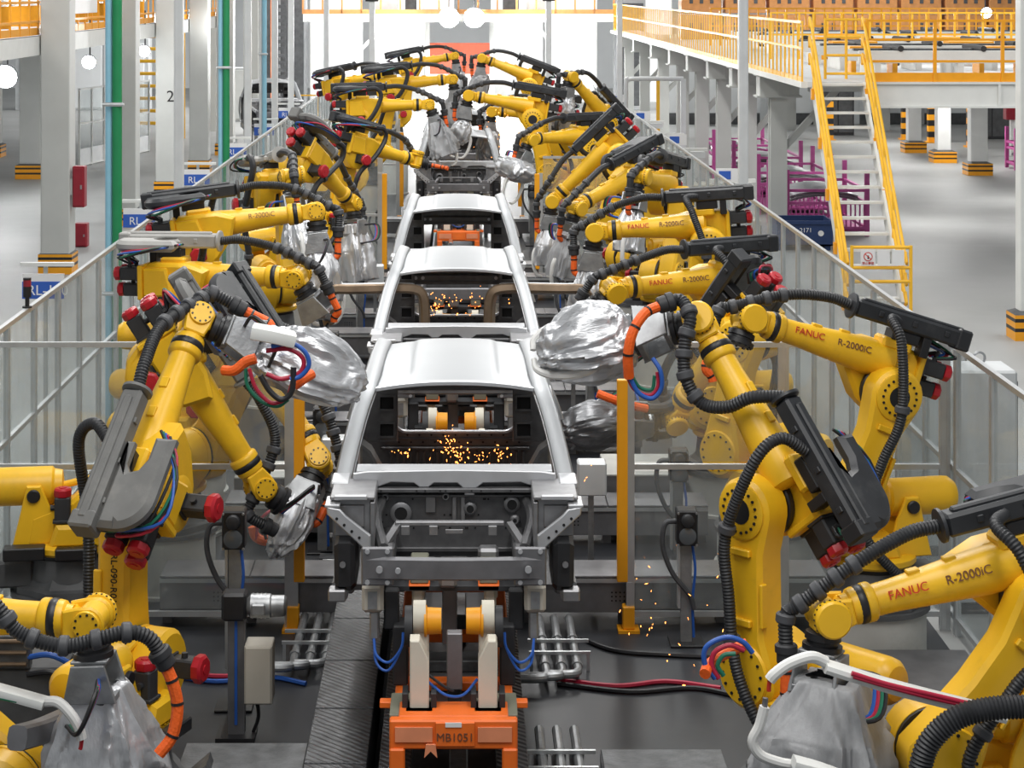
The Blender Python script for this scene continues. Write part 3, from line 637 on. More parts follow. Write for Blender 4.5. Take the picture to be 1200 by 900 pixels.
cross(17.2, True); cross(36.4, False); cross(46.9, False)
t = thing('portal_frame', 'grey steel tube portal frame beyond the fence by the white columns', 'frame', (4.9, 60.5, 0))
MB().tube(smooth_path([(0, 0, 0), (0, 0, 2.55), (.08, 0, 2.72), (.3, 0, 2.76), (1.7, 0, 2.76)], 4), .07, 8).build('tube', 'alu_pale', t)
MB().bx(1.62, 1.77, -.07, .07, 0, 2.75).build('post', 'alu_pale', t); MB().bx(.9, 1.0, -.05, .05, 0, 2.70).build('post', 'yellow_paint', t)
# ---- blue station signs outside the fence
for k, (Y, txt) in enumerate(((21.4, 'RL-100'), (27.8, 'RL'), (33.8, 'RL'), (39.6, 'RL'), (45.4, 'RL'), (51.5, 'RL'))):
    t = thing('station_sign', ['blue station sign reading RL-100 by the red beacon', 'blue station sign behind the fence just past the tall green pipe'][k] if k < 2 else 'blue station sign outside the fence beside the service poles', 'sign', (-4.36, Y, 0), 0, 'station signs')
    MB().bx(-.24, .20, -.012, .012, 2.16, 2.42).build('board', 'sign_white', t); MB().bx(-.24, .20, -.018, -.012, 2.16, 2.34).build('band', 'sign_blue', t)
    MB().bx(-.26, .30, -.03, .03, 2.50, 2.54).build('arm', 'white_paint', t); MB().bx(-.02, .02, .0, .04, 0, 2.5).build('post', 'alu', t)
    obj('lettering', text_mesh(txt, .15, 'sign_white', align='LEFT'), t, Matrix.Translation((-.16 if k else -.19, -.021, 2.245)) @ Matrix.Rotation(PI / 2, 4, 'X'))
for k in range(4):
    Y = 34 + k * 8
    t = thing('station_sign', 'small white and blue plate on the fence run by the stairs', 'sign', (4.45, Y, 0), 0, 'station plates on the stair side')
    MB().bx(-.2, .2, -.012, .012, 2.2, 2.42).build('board', 'sign_white', t); MB().bx(-.15, .05, -.018, -.012, 2.24, 2.38).build('band', 'sign_blue', t); MB().bx(-.02, .02, .012, .05, 0, 2.4).build('post', 'alu', t)
    t = thing('cable_shelf', 'white cable shelf bracket fixed outside the stair side fence', 'shelf', (4.45, (36, 43, 47.5, 52)[k], 0), 0, 'cable shelves on the stair side')
    MB().bx(-.1, .75, -.05, .05, 2.0, 2.06).build('arm', 'white_paint', t); MB().bx(.3, .38, -.04, .04, 0, 2.0).build('post', 'white_paint', t); MB().bx(.15, .7, -.04, .5, 1.86, 1.98).build('tray', 'alu_pale', t)
t = thing('warning_beacon', 'black beacon lamp with red lens on the fence top', 'beacon', (-4.05, 19.05, FH))
MB().cyl((0, 0, 0), (0, 0, .015), .045, n=14).build('foot', 'black', t); MB().cyl((0, 0, .015), (0, 0, .10), .02, n=10).build('stem', 'black', t)
MB().cyl((0, 0, .10), (0, 0, .2), .038, n=14).build('body', 'black', t); MB().cyl((0, 0, .2), (0, 0, .26), .037, n=14).build('lens', 'red_paint', t); MB().cyl((0, 0, .26), (0, 0, .28), .038, n=14).build('cap', 'black', t)
# ------------------------------------------------------------------ welding robots
def bolts(mb, c, d, r, n, br=.012, h=.01):
    d = Vector(d).normalized(); u = d.orthogonal().normalized(); v_ = d.cross(u); c = Vector(c)
    for k in range(n):
        a = 2 * PI * k / n; p = c + (u * math.cos(a) + v_ * math.sin(a)) * r; mb.cyl(p, p + d * h, br, n=6)
def arc(cx, cz, r, a0, a1, n): return [(cx + r * math.cos(R(a0 + (a1 - a0) * i / n)), cz + r * math.sin(R(a0 + (a1 - a0) * i / n))) for i in range(n + 1)]
RM = {}
def robot_meshes():
    m = MB(); m.lathe((0, 0, 0), (0, 0, 1), [(0, .44), (.05, .44), (.06, .38), (.15, .31), (.27, .30)], 8, rot=PI / 8)
    m.bx(-.56, -.28, -.17, .17, .04, .25, .02); m.lathe((0, 0, .1), (0, 0, 1), [(0, .33), (.17, .31)], 24); RM['base'] = m.mesh('base', 'cast_grey')
    RM['base_ring'] = MB().lathe((0, 0, .27), (0, 0, 1), [(0, .30), (.04, .30)], 24).mesh('base_ring', 'black')
    m = MB(); m.lathe((0, 0, .31), (0, 0, 1), [(0, .34), (.02, .36), (.06, .36), (.08, .33)], 28)
    m.prism([(-.34, .37), (.38, .37), (.50, .50)] + arc(.312, .67, .235, -20, 120, 8) + [(.02, .72), (-.30, .60)], 'xz', -.20, .03, .03)
    m.prism([(-.16, .37), (.25, .37), (.2, .55), (-.1, .55)], 'xz', -.30, .28, .03)
    for s_ in (-1, 1):
        m.prism([(-.44, .37), (-.08, .37), (-.14, .66), (-.22, .84), (-.33, .84), (-.37, .66)], 'xz', s_ * .175 - .02, s_ * .175 + .02, .01)
    m.lathe((.312, 0.0, .67), (0, 1, 0), [(0, .24), (.035, .24)], 24)
    RM['turret'] = m.mesh('turret', 'yellow')
    m = MB(); m.lathe((-.72, 0, .80), (1, 0, 0), [(0, .05), (.015, .11), (.06, .145), (.10, .15), (.58, .15), (.60, .13), (.66, .12), (.67, .05)], 22); m.cyl((-.05, 0, .80), (.22, .0, .86), .028, n=10)
    RM['counterbalance'] = m.mesh('counterbalance', 'yellow')
    for s_ in (-1, 1): RM['trunnion' if s_ < 0 else 'trunnion2'] = MB().cyl((-.275, s_ * .19, .765), (-.275, s_ * .225, .765), .052, n=16, ch=.008).mesh('trunnion', 'black')
    RM['fork_pocket'] = MB().bx(-.50, -.18, -.36, -.22, .30, .40, .01).mesh('fork_pocket', 'black'); RM['fork_pocket2'] = MB().bx(-.10, .22, -.40, -.28, .30, .39, .01).mesh('fork_pocket', 'black')
    # motors
    def motor(cap_r=.072, L=.20):
        a = MB().box((L / 2, 0, 0), (L, .125, .125), .012); a.box((.012, 0, 0), (.025, .15, .15), .005)
        a.cyl((L * .55, .0, .06), (L * .55, 0, .095), .022, n=8)
        b = MB().lathe((L, 0, 0), (1, 0, 0), [(0, cap_r * .95), (.008, cap_r), (.05, cap_r), (.065, cap_r * .8)], 8, rot=PI / 8)
        b.cyl((L + .06, 0, 0), (L + .07, 0, 0), .03, n=8)
        return a.mesh('motor', 'black_soft'), b.mesh('motor_cap', 'red')
    RM['motor'], RM['motor_cap'] = motor()
    RM['motor_big'], RM['motor_cap_big'] = motor(.095, .19)
    # lower arm
    out = arc(0, 0, .245, 195, 345, 10) + [(.185, .22), (.155, .45), (.15, .75), (.19, .95)] + arc(0, 1.075, .215, -8, 188, 12) + [(-.19, .95), (-.15, .80), (-.15, .25), (-.20, .12)]
    m = MB().prism(out, 'xz', .06, .30, .03); m.lathe((0, .30, 1.075), (0, 1, 0), [(0, .19), (.012, .19), (.02, .175)], 24)
    m.lathe((0, .30, 0), (0, 1, 0), [(0, .21), (.02, .20)], 24); m.bx(-.08, .08, .298, .33, .32, .37, .008); m.bx(-.08, .08, .298, .33, .78, .83, .008); m.bx(-.172, -.145, .25, .31, .33, .62, .008)
    m.mi(1); m.lathe((0, .3195, 1.075), (0, 1, 0), [(0, .085), (.004, .085)], 20); bolts(m, (0, .318, 1.075), (0, 1, 0), .14, 18, .011)
    bolts(m, (0, .318, 0), (0, 1, 0), .165, 14, .011)
    m.mi(2); m.lathe((0, .032, 0), (0, 1, 0), [(0, .235), (.03, .235)], 24)
    RM['lower_arm'] = m.mesh('lower_arm', ['yellow', 'ink', 'black'])
    # elbow casing, in the J3 frame (x along forearm)
    m = MB().prism([(-.20, -.10), (-.10, -.19), (.06, -.195), (.20, -.12), (.36, .08), (.42, .30), (.22, .37), (-.18, .37), (-.25, .30), (-.25, .02)], 'xz', -.24, .0, .03)
    m.lathe((0, -.25, 0), (0, 1, 0), [(0, .16), (.02, .2), (.25, .205)], 24); m.bx(-.27, -.22, -.31, .04, .02, .36, .01); m.prism([(-.22, .05), (.10, .05), (.02, .33), (-.22, .33)], 'xz', -.30, -.22, .02)
    m.bx(-.10, .16, -.12, .09, .33, .42, .02)
    m.mi(1).lathe((0, .0, 0), (0, 1, 0), [(0, .20), (.01, .21), (.05, .21), (.06, .20)], 26)
    RM['elbow'] = m.mesh('elbow_casing', ['yellow', 'black'])
    m = MB().lathe((.0, 0, .225), (1, 0, 0), [(0, .10), (.03, .145), (.25, .145), (.45, .130), (.84, .098), (.97, .094), (.98, .112), (.992, .118), (1.03, .118), (1.035, .112)], 26)
    m.bx(.42, .50, -.03, .03, .34, .37, .006); m.bx(.66, .74, -.03, .03, .325, .35, .006)
    RM['forearm'] = m.mesh('forearm', 'yellow')
    m = MB().lathe((1.035, 0, .225), (1, 0, 0), [(0, .112), (.01, .117), (.04, .117), (.05, .110)], 26); bolts(m, (1.085, 0, .225), (1, 0, 0), .10, 16, .009, .008)
    RM['seal_ring'] = m.mesh('seal_ring', 'black')
    # wrist fork in J4 frame (origin at wrist centre)
    m = MB().lathe((-.205, 0, 0), (1, 0, 0), [(0, .11), (.02, .112), (.05, .105), (.06, .088), (.10, .082)], 22)
    for s_, t0, t1 in ((1, .078, .118), (-1, .078, .105)):
        m.prism([(-.15, -.075), (-.06, -.095)] + arc(0, 0, .105, -75, 75, 8) + [(-.06, .095), (-.15, .075)], 'xz', s_ * t0, s_ * t1, .012)
    m.box((-.12, 0, 0), (.07, .20, .13), .02)
    m.lathe((0, .118, 0), (0, 1, 0), [(0, .098), (.006, .112), (.045, .112), (.058, .10)], 26); m.lathe((0, -.105, 0), (0, -1, 0), [(0, .085), (.02, .08)], 20)
    m.mi(1); bolts(m, (0, .128, 0), (0, 1, 0), .1105, 22, .007, .012); bolts(m, (0, -.123, 0), (0, -1, 0), .065, 10, .008, .006)
    RM['wrist_fork'] = m.mesh('wrist_fork', ['yellow', 'black'])
    m = MB().cyl((0, -.076, 0), (0, .076, 0), .092, n=22); m.box((.06, 0, 0), (.10, .15, .15), .02)
    RM['wrist_body'] = m.mesh('wrist_body', 'yellow')
    m = MB().lathe((.10, 0, 0), (1, 0, 0), [(0, .08), (.012, .105), (.05, .11), (.055, .095), (.075, .095), (.08, .12), (.112, .12), (.115, .09)], 24); bolts(m, (.212, 0, 0), (1, 0, 0), .10, 12, .009, .012)
    RM['wrist_flange'] = m.mesh('wrist_flange', 'black')
    # dress pack housing (J3 frame)
    for hm in ('housing_black', 'housing_grey', 'housing_pale'):
        m = MB().bx(-.52, .46, -.045, .105, .50, .64, .02); m.bx(-.50, .40, .0, .06, .63, .662, .012)
        m.bx(-.56, -.44, -.055, .115, .485, .655, .015)
        for x in (-.34, -.05, .25): m.bx(x - .02, x + .02, -.058, .118, .555, .60, .005)
        m.lathe((.46, .03, .57), (1, 0, 0), [(0, .085), (.01, .105), (.03, .105), (.035, .08)], 18)
        RM['hb_' + hm] = m.mesh('dress_housing', hm)
        o = [(-.52, -.045), (-.52, -.17)] + arc(-.30, -.17, .22, 180, 270, 8) + [(.14, -.39), (.14, -.24), (-.02, -.24)] + arc(-.02, -.17, .07, 270, 90, 6)[0:0] + [(-.10, -.20), (-.12, -.14), (-.06, -.10), (.10, -.10), (.10, -.045)]
        RM['dc_' + hm] = MB().prism(o, 'xy', .50, .61, .035).mesh('loop_cover', hm)
    RM['housing_bracket'] = MB().bx(-.14, .10, -.07, .09, .41, .50, .01).mesh('housing_bracket', 'black'); RM['housing_bracket2'] = MB().bx(-.24, -.17, -.03, .09, .34, .50, .005).mesh('housing_bracket', 'black')
    # spot weld gun body, along x of flange frame
    m = MB().bx(0, .02, -.11, .11, -.11, .11, .005)
    for s_ in (-1, 1): m.prism([(.02, -.10), (.24, -.16), (.24, .16), (.02, .10)], 'xz', s_ * .13 - .012, s_ * .13 + .012, .004)
    m.bx(.02, .05, -.13, .13, -.09, .09, .004); m.bx(.20, .24, -.13, .13, -.15, .15, .004)
    RM['gun_bracket'] = m.mesh('gun_bracket', 'steel')
    RM['transformer'] = MB().bx(.24, .52, -.10, .10, -.12, .12, .015).mesh('transformer', 'steel_dark')
    h = []
    for s_ in (-1, 1):
        p = smooth_path([(.45, 0, s_ * .08), (.62, 0, s_ * .20), (.85, 0, s_ * .19), (.98, 0, s_ * .12), (1.0, 0, s_ * .035)], 6)
        RM['horn%d' % s_] = MB().tube(p, [.038 - .018 * i / len(p) for i in range(len(p))], 8).mesh('electrode_arm', 'white_pipe')
    for v_ in range(6):
        rnd = random.Random(50 + v_); off = Vector((rnd.random() * 9, rnd.random() * 9, rnd.random() * 9)); nu, nv = 84, 56; mb = MB()
        vs = []; e = .62
        sg = lambda x: math.copysign(abs(x) ** e, x)
        for i in range(nv + 1):
            th = PI * i / nv
            for j in range(nu):
                ph = 2 * PI * j / nu
                p = Vector((sg(math.cos(th)), sg(math.sin(th)) * sg(math.cos(ph)), sg(math.sin(th)) * sg(math.sin(ph))))
                tap = 1 - .25 * max(0, p.x) - .12 * max(0, -p.x)
                q = Vector((p.x * .30, p.y * 1.0, p.z * 1.0)) + off
                wv = q + Vector(noise.noise_vector(q * 1.1)) * .45
                n1 = noise.noise((p + off) * .9); n0 = noise.noise((p + off) * 1.7 + Vector((3, 3, 3)))
                rg = lambda f, o_, g: (1 - min(1, abs(noise.noise(wv * f + Vector((o_, o_ * .7, 1)))) * 2.6)) ** g
                k_ = .80 + .20 * n1 + .12 * n0 + .17 * rg(1.9, 0, 1.0) + .13 * rg(3.6, 5, 1.0) + .06 * rg(7, 9, 1.0) + .035 * rg(13, 4, 1.0)
                vs.append(Vector((p.x * (.75 + .25 * k_) + .10 * n0, p.y * k_ * tap, p.z * k_ * tap - .10 * p.x * p.x)))
        if v_ > 3:                              # hanging drape with folds that deepen towards the hem
            vs = []
            for i in range(nv + 1):
                u = i / nv; rad = (.46 + .36 * min(1, u * 2.2) ** .7) * (1 + .08 * math.sin(5 * u + v_))
                if i == 0: rad = .30
                if i == nv: rad *= .25
                for j in range(nu):
                    ph = 2 * PI * j / nu; c_, s_ = sg(math.cos(ph)), sg(math.sin(ph))
                    q = Vector((1.5 * math.cos(ph), 1.5 * math.sin(ph), u * .75)) + off; q2 = q + Vector(noise.noise_vector(q * .8)) * .35
                    f1 = 1 - min(1, abs(noise.noise(q2 * 1.3)) * 2.3); f2 = 1 - min(1, abs(noise.noise(q2 * 2.9 + Vector((4, 1, 2)))) * 2.3); lo = noise.noise(q * .5)
                    k_ = rad * (1 + .18 * lo) + (.06 + .25 * u) * f1 ** 1.3 + (.03 + .09 * u) * f2 ** 1.3
                    vs.append(Vector((-1 + 2 * u + (.10 * noise.noise(q * 1.1) if u > .5 else 0), c_ * k_, s_ * k_)))
        fs = [(i * nu + j, i * nu + (j + 1) % nu, (i + 1) * nu + (j + 1) % nu, (i + 1) * nu + j) for i in range(nv) for j in range(nu)]
        for fm in ('foil', 'foil_dark', 'cloth_grey'):
            mb = MB(); mb.add(vs, fs); RM['cover%d_%s' % (v_, fm)] = mb.mesh('protective_cover', fm, ang=75)
robot_meshes()
ROT = Matrix.Rotation; TR = Matrix.Translation
def robot(label, spec, flange, tool='gun', roll=0.0, hm='housing_black', cover='foil', cdim=(.34, .22, .24), coff=(.50, 0, 0), cvar=0, fine=False, group=None, drum=True, mark=None, brand=False, orange=True, horns=True, hang=None, sleeve=None, ped=None, feed=True, drum_text=None):
    bx_, by_, bz_, yaw, t2, ph = spec
    root = thing('welding_robot', label, 'robot', (bx_, by_, bz_), R(yaw), group)
    J2 = TR((.312, 0, .67)) @ ROT(R(t2), 4, 'Y'); J3 = J2 @ TR((0, 0, 1.075)) @ ROT(-R(t2), 4, 'Y') @ ROT(-R(ph), 4, 'Y')
    for k in ('base', 'base_ring', 'turret', 'counterbalance', 'trunnion', 'fork_pocket', 'trunnion2', 'fork_pocket2'): obj(k.rstrip('2'), RM[k], root)
    Mm = TR((.312, -.19, .67)) @ ROT(-PI / 2, 4, 'Z'); o = obj('motor', RM['motor_big'], root, Mm); obj('motor_cap', RM['motor_cap_big'], o)
    Mm = TR((-.05, -.20, .56)) @ ROT(-PI / 2, 4, 'Y'); o = obj('motor', RM['motor'], root, Mm); obj('motor_cap', RM['motor_cap'], o)
    la = obj('lower_arm', RM['lower_arm'], root, J2)
    if mark: obj('lettering', text_mesh(mark, .068, 'ink'), la, TR((-.153, .165, .57)) @ ROT(-PI / 2, 4, 'Z') @ ROT(PI / 2, 4, 'X') @ ROT(-PI / 2, 4, 'Z'))
    obj('elbow_casing', RM['elbow'], root, J3)
    for (y, z) in ((-.045, .275), (-.225, .275), (-.135, .105)):
        o = obj('motor', RM['motor'], root, J3 @ TR((-.265, y, z)) @ ROT(PI, 4, 'Z')); obj('motor_cap', RM['motor_cap'], o)
    o = obj('motor', RM['motor'], root, J3 @ TR((0, -.25, -.03)) @ ROT(-PI / 2, 4, 'Z')); obj('motor_cap', RM['motor_cap_big'], o, TR((.01, 0, 0)))
    fa = obj('forearm', RM['forearm'], root, J3)
    if brand:
        s_ = 1
        def lay(o_, x, z_): o_.matrix_local = TR((x, -.163 + .0 , .225)) ; 
        # lettering wraps on the side that faces the camera
        side = brand; ang = 0.35
        for txt, sz, mt, x in (('FANUC', .075, 'ink_red', .72), ('R-2000iC', .075, 'ink_brown', .40)):
            r_ = .145 - (x - .25) * .078 + .006
            if side > 0: M_ = J3 @ TR((x + (.06 if txt == 'FANUC' else 0), r_ * math.cos(ang), .225 + r_ * math.sin(ang))) @ ROT(PI, 4, 'Z') @ ROT(PI / 2 - ang, 4, 'X') @ ROT(R(-5.5), 4, 'Y')
            else: M_ = J3 @ TR((1.1 - x, -r_ * math.cos(ang), .225 + r_ * math.sin(ang))) @ ROT(PI / 2 - ang, 4, 'X') @ ROT(R(5), 4, 'Y')
            obj('lettering', text_mesh(txt, sz, mt), root, M_)
    obj('seal_ring', RM['seal_ring'], root, J3)
    rootM = TR((bx_, by_, bz_)) @ ROT(R(yaw), 4, 'Z')
    d = (rootM @ J3).to_3x3().inverted() @ Vector(flange).normalized()
    t5 = math.acos(max(-1, min(1, d.x))); t4 = math.atan2(d.y, -d.z)
    if abs(t4) > PI / 2: t4 -= math.copysign(PI, t4); t5 = -t5
    J4 = J3 @ TR((1.28, 0, .225)) @ ROT(t4, 4, 'X'); J5 = J4 @ ROT(t5, 4, 'Y')
    obj('wrist_fork', RM['wrist_fork'], root, J4); obj('wrist_body', RM['wrist_body'], root, J5); obj('wrist_flange', RM['wrist_flange'], root, J5)
    # dress pack
    obj('dress_housing', RM['hb_' + hm], root, J3); obj('loop_cover', RM['dc_' + hm], root, J3); obj('housing_bracket', RM['housing_bracket'], root, J3); obj('housing_bracket', RM['housing_bracket2'], root, J3)
    p3 = lambda x, y, z: J3 @ Vector((x, y, z)); p5 = lambda x, y, z: J5 @ Vector((x, y, z)); p2 = lambda x, y, z: J2 @ Vector((x, y, z))
    sgn = 1 if t5 >= 0 else -1
    E0 = p5(.02, .0, .24 * sgn); E1 = p5(.24, .0, .22 * sgn)
    if hang: pts = [p3(.49, .03, .57)] + [rootM.inverted() @ Vector(q) for q in hang] 
    else:
        mid = p3(1.05, .08, .50); pts = [p3(.49, .03, .57), p3(.70, .05, .58), mid, E0 * .8 + mid * .2, E0, E1]
    mb, q = corr_hose(pts, .046, fine); hs = mb.build('corrugated_hose', 'hose', root)
    m2 = MB()
    L_ = len(q); rings = [int(L_ * f) for f in (.45, .55, .65, .75, .85)]
    rm = MB()
    cl = RM.setdefault('collar', MB().lathe((-.03, 0, 0), (1, 0, 0), [(0, .052), (.01, .060), (.05, .060), (.06, .052)], 14).mesh('hose_collar', 'hose_grey'))
    for i in rings:
        i = max(1, min(L_ - 2, i)); dd = (q[i + 1] - q[i - 1])
        obj('hose_collar', cl, hs, frame(q[i], dd, dd.orthogonal()))
    dd = q[-1] - q[-3]
    obj('hose_connector', RM.setdefault('conn', MB().lathe((-.05, 0, 0), (1, 0, 0), [(0, .056), (.01, .068), (.05, .068), (.055, .058), (.11, .058), (.12, .05)], 14).mesh('hose_connector', 'black_soft')), hs, frame(q[-1], dd, dd.orthogonal()))
    if orange:
        e = q[-1]; g = dd.normalized(); tgt = p5(.56, .0, .10 * sgn)
        op = smooth_path([rootM.inverted() @ Vector(p) for p in sleeve], 5) if sleeve else smooth_path([e + g * .04, e + g * .14, e + g * .26, e * .3 + tgt * .7 + g * .06, tgt], 5)
        os_ = MB().tube(op, .036, 10).build('orange_sleeve', 'hose_orange', root)
        for i in (4, 9, 15): 
            dd = op[i + 1] - op[i - 1]; obj('tie', RM.setdefault('tie', MB().cyl((-.008, 0, 0), (.008, 0, 0), .039, n=10).mesh('tie', 'black')), os_, frame(op[i], dd, dd.orthogonal()))
    if feed:
        fp = [p3(.14, -.315, .555), p3(.30, -.32, .56), p3(.38, -.30, .40), p3(.22, -.36, .06), p2(-.05, -.36, .80), p2(-.12, -.30, .35), Vector((-.02, -.38, .62)), Vector((-.35, -.40, .22))]
        if fine: fp = [p3(.1, .10, .56), p3(.22, .26, .56), p3(.16, .42, .40), p2(.0, .46, .95), p2(.0, .44, .55), p2(-.05, .42, .05), Vector((.0, .42, .35)), Vector((-.3, .36, .15))]
        mb, q2 = corr_hose(fp, .042, fine); fh = mb.build('feed_hose', 'hose', root)
        for f in (.35, .62):
            i = int(len(q2) * f); dd = q2[i + 1] - q2[i - 1]; obj('hose_collar', cl, fh, frame(q2[i], dd, dd.orthogonal()))
    # motor cables
    rnd = random.Random(int(bx_ * 100) + int(by_ * 10))
    for k, cm in enumerate(('cable_black', 'cable_red', 'cable_blue', 'cable_green', 'cable_black')):
        y = -.14 + .05 * k; pts = [p3(-.37, y - .06, .36), p3(-.45 - rnd.random() * .08, y - .04, .42), p3(-.40, -.30 - rnd.random() * .15, .50 - rnd.random() * .06), p3(-.12 + rnd.random() * .15, -.42 - .012 * k, .54), p3(.16 + .01 * k, -.33 + .02 * k, .57)]
        MB().tube(smooth_path(pts, 5), .011, 6).build('cable', cm, root)
    cm_ = [p3(-.37, -.045, .37), p3(-.43, -.12, .41), p3(-.37, -.22, .37)]
    MB().tube(smooth_path(cm_, 5), .014, 6).build('cable', 'cable_black', root)
    # tool
    FL = J5 @ TR((.212, 0, 0)) @ ROT(roll, 4, 'X')
    if tool:
        g = obj('weld_gun' if tool == 'gun' else 'tool_mount', RM['gun_bracket'], root, FL)
        if tool == 'gun':
            obj('transformer', RM['transformer'], g)
            if horns:
                for s_ in (-1, 1): obj('electrode_arm', RM['horn%d' % s_], g)
            obj('protective_cover', RM['cover%d_%s' % (cvar % 6, cover)], g, TR(coff) @ Matrix.Diagonal((*cdim, 1)))
            for k, cm in enumerate(('cable_blue', 'cable_red', 'cable_green', 'cable_black')):
                r_ = .16 + .02 * k; pts = [(.10, -.13, .06), (.12, -.13 - r_, .10), (.32, -.16 - r_, .0), (.36, -.15, -.08 - .02 * k)]
                MB().tube(smooth_path(pts, 6), .013, 6).build('cable', cm, g)
    if drum and bz_ > .12:
        t = thing('robot_pedestal', 'white drum pedestal under ' + (ped or ('the far robots at the line end, ' + ('stair side' if bx_ > 0 else 'column row side'))), 'pedestal', (bx_, by_, 0.004), 0, None if ped else 'far pedestals ' + ('stair side' if bx_ > 0 else 'column row side'))
        MB().lathe((0, 0, 0), (0, 0, 1), [(0, .47), (.03, .47), (.035, .44), (bz_ - .045, .44)], 28).build('drum', 'drum_white', t)
        MB().lathe((0, 0, bz_ - .045), (0, 0, 1), [(0, .47), (.038, .47)], 28).build('top_plate', 'cast_grey', t)
        if drum_text:
            a = math.atan2(-by_, -bx_) + .62; me = text_mesh(drum_text, .14, 'ink'); o = obj('lettering', me, t, TR((.444 * math.cos(a), .444 * math.sin(a), bz_ * .72)) @ ROT(a + PI / 2, 4, 'Z') @ ROT(PI / 2, 4, 'X'))
    return root, rootM, J3, J5, FL
# ------------------------------------------------------------------ conveyor line
t = thing('line_conveyor', 'dark steel conveyor bed running under the car bodies', 'conveyor', (XC, 9, 0.004))
LY = 46
MB().bx(-.46, -.28, 0, LY, 0, .50).build('side_wall', 'steel_dark', t); MB().bx(.28, .46, 0, LY, 0, .50).build('side_wall', 'steel_dark', t)
MB().bx(-.28, .28, 0, LY, 0, .22).build('trough', 'black_soft', t)
pl = MB().bx(-.10, .10, .008, 1.49, 0, .03, .004).mesh('tread_plate', 'tread')
for k in range(16):
    for x in (-.37, .37): obj('tread_plate', pl, t, TR((x, k * 1.5, .50)))
MB().bx(-.47, -.27, 24, LY, .50, .53).build('tread_cover', 'tread', t); MB().bx(.27, .47, 24, LY, .50, .53).build('tread_cover', 'tread', t)
blk = MB().bx(-.06, .06, -.3, .3, .22, .46, .01).mesh('drive_block', 'steel_dark')
for k in range(12): obj('drive_block', blk, t, TR((.03 * (-1) ** k, .6 + k * 1.7, 0)))
t = thing('line_walkway', 'ribbed dark steel walkway beside the conveyor bed', 'walkway', (-.80, 9, 0.004))
MB().bx(-.20, .20, 0, LY, 0, .44).build('base', 'black_soft', t)
pl = MB().bx(-.20, .20, .01, .99, 0, .025, .004).mesh('tread_plate', 'tread')
for k in range(24): obj('tread_plate', pl, t, TR((0, k * 1.0, .44)))
MB().bx(-.20, .20, 24, LY, .44, .465).build('tread_cover', 'tread', t)

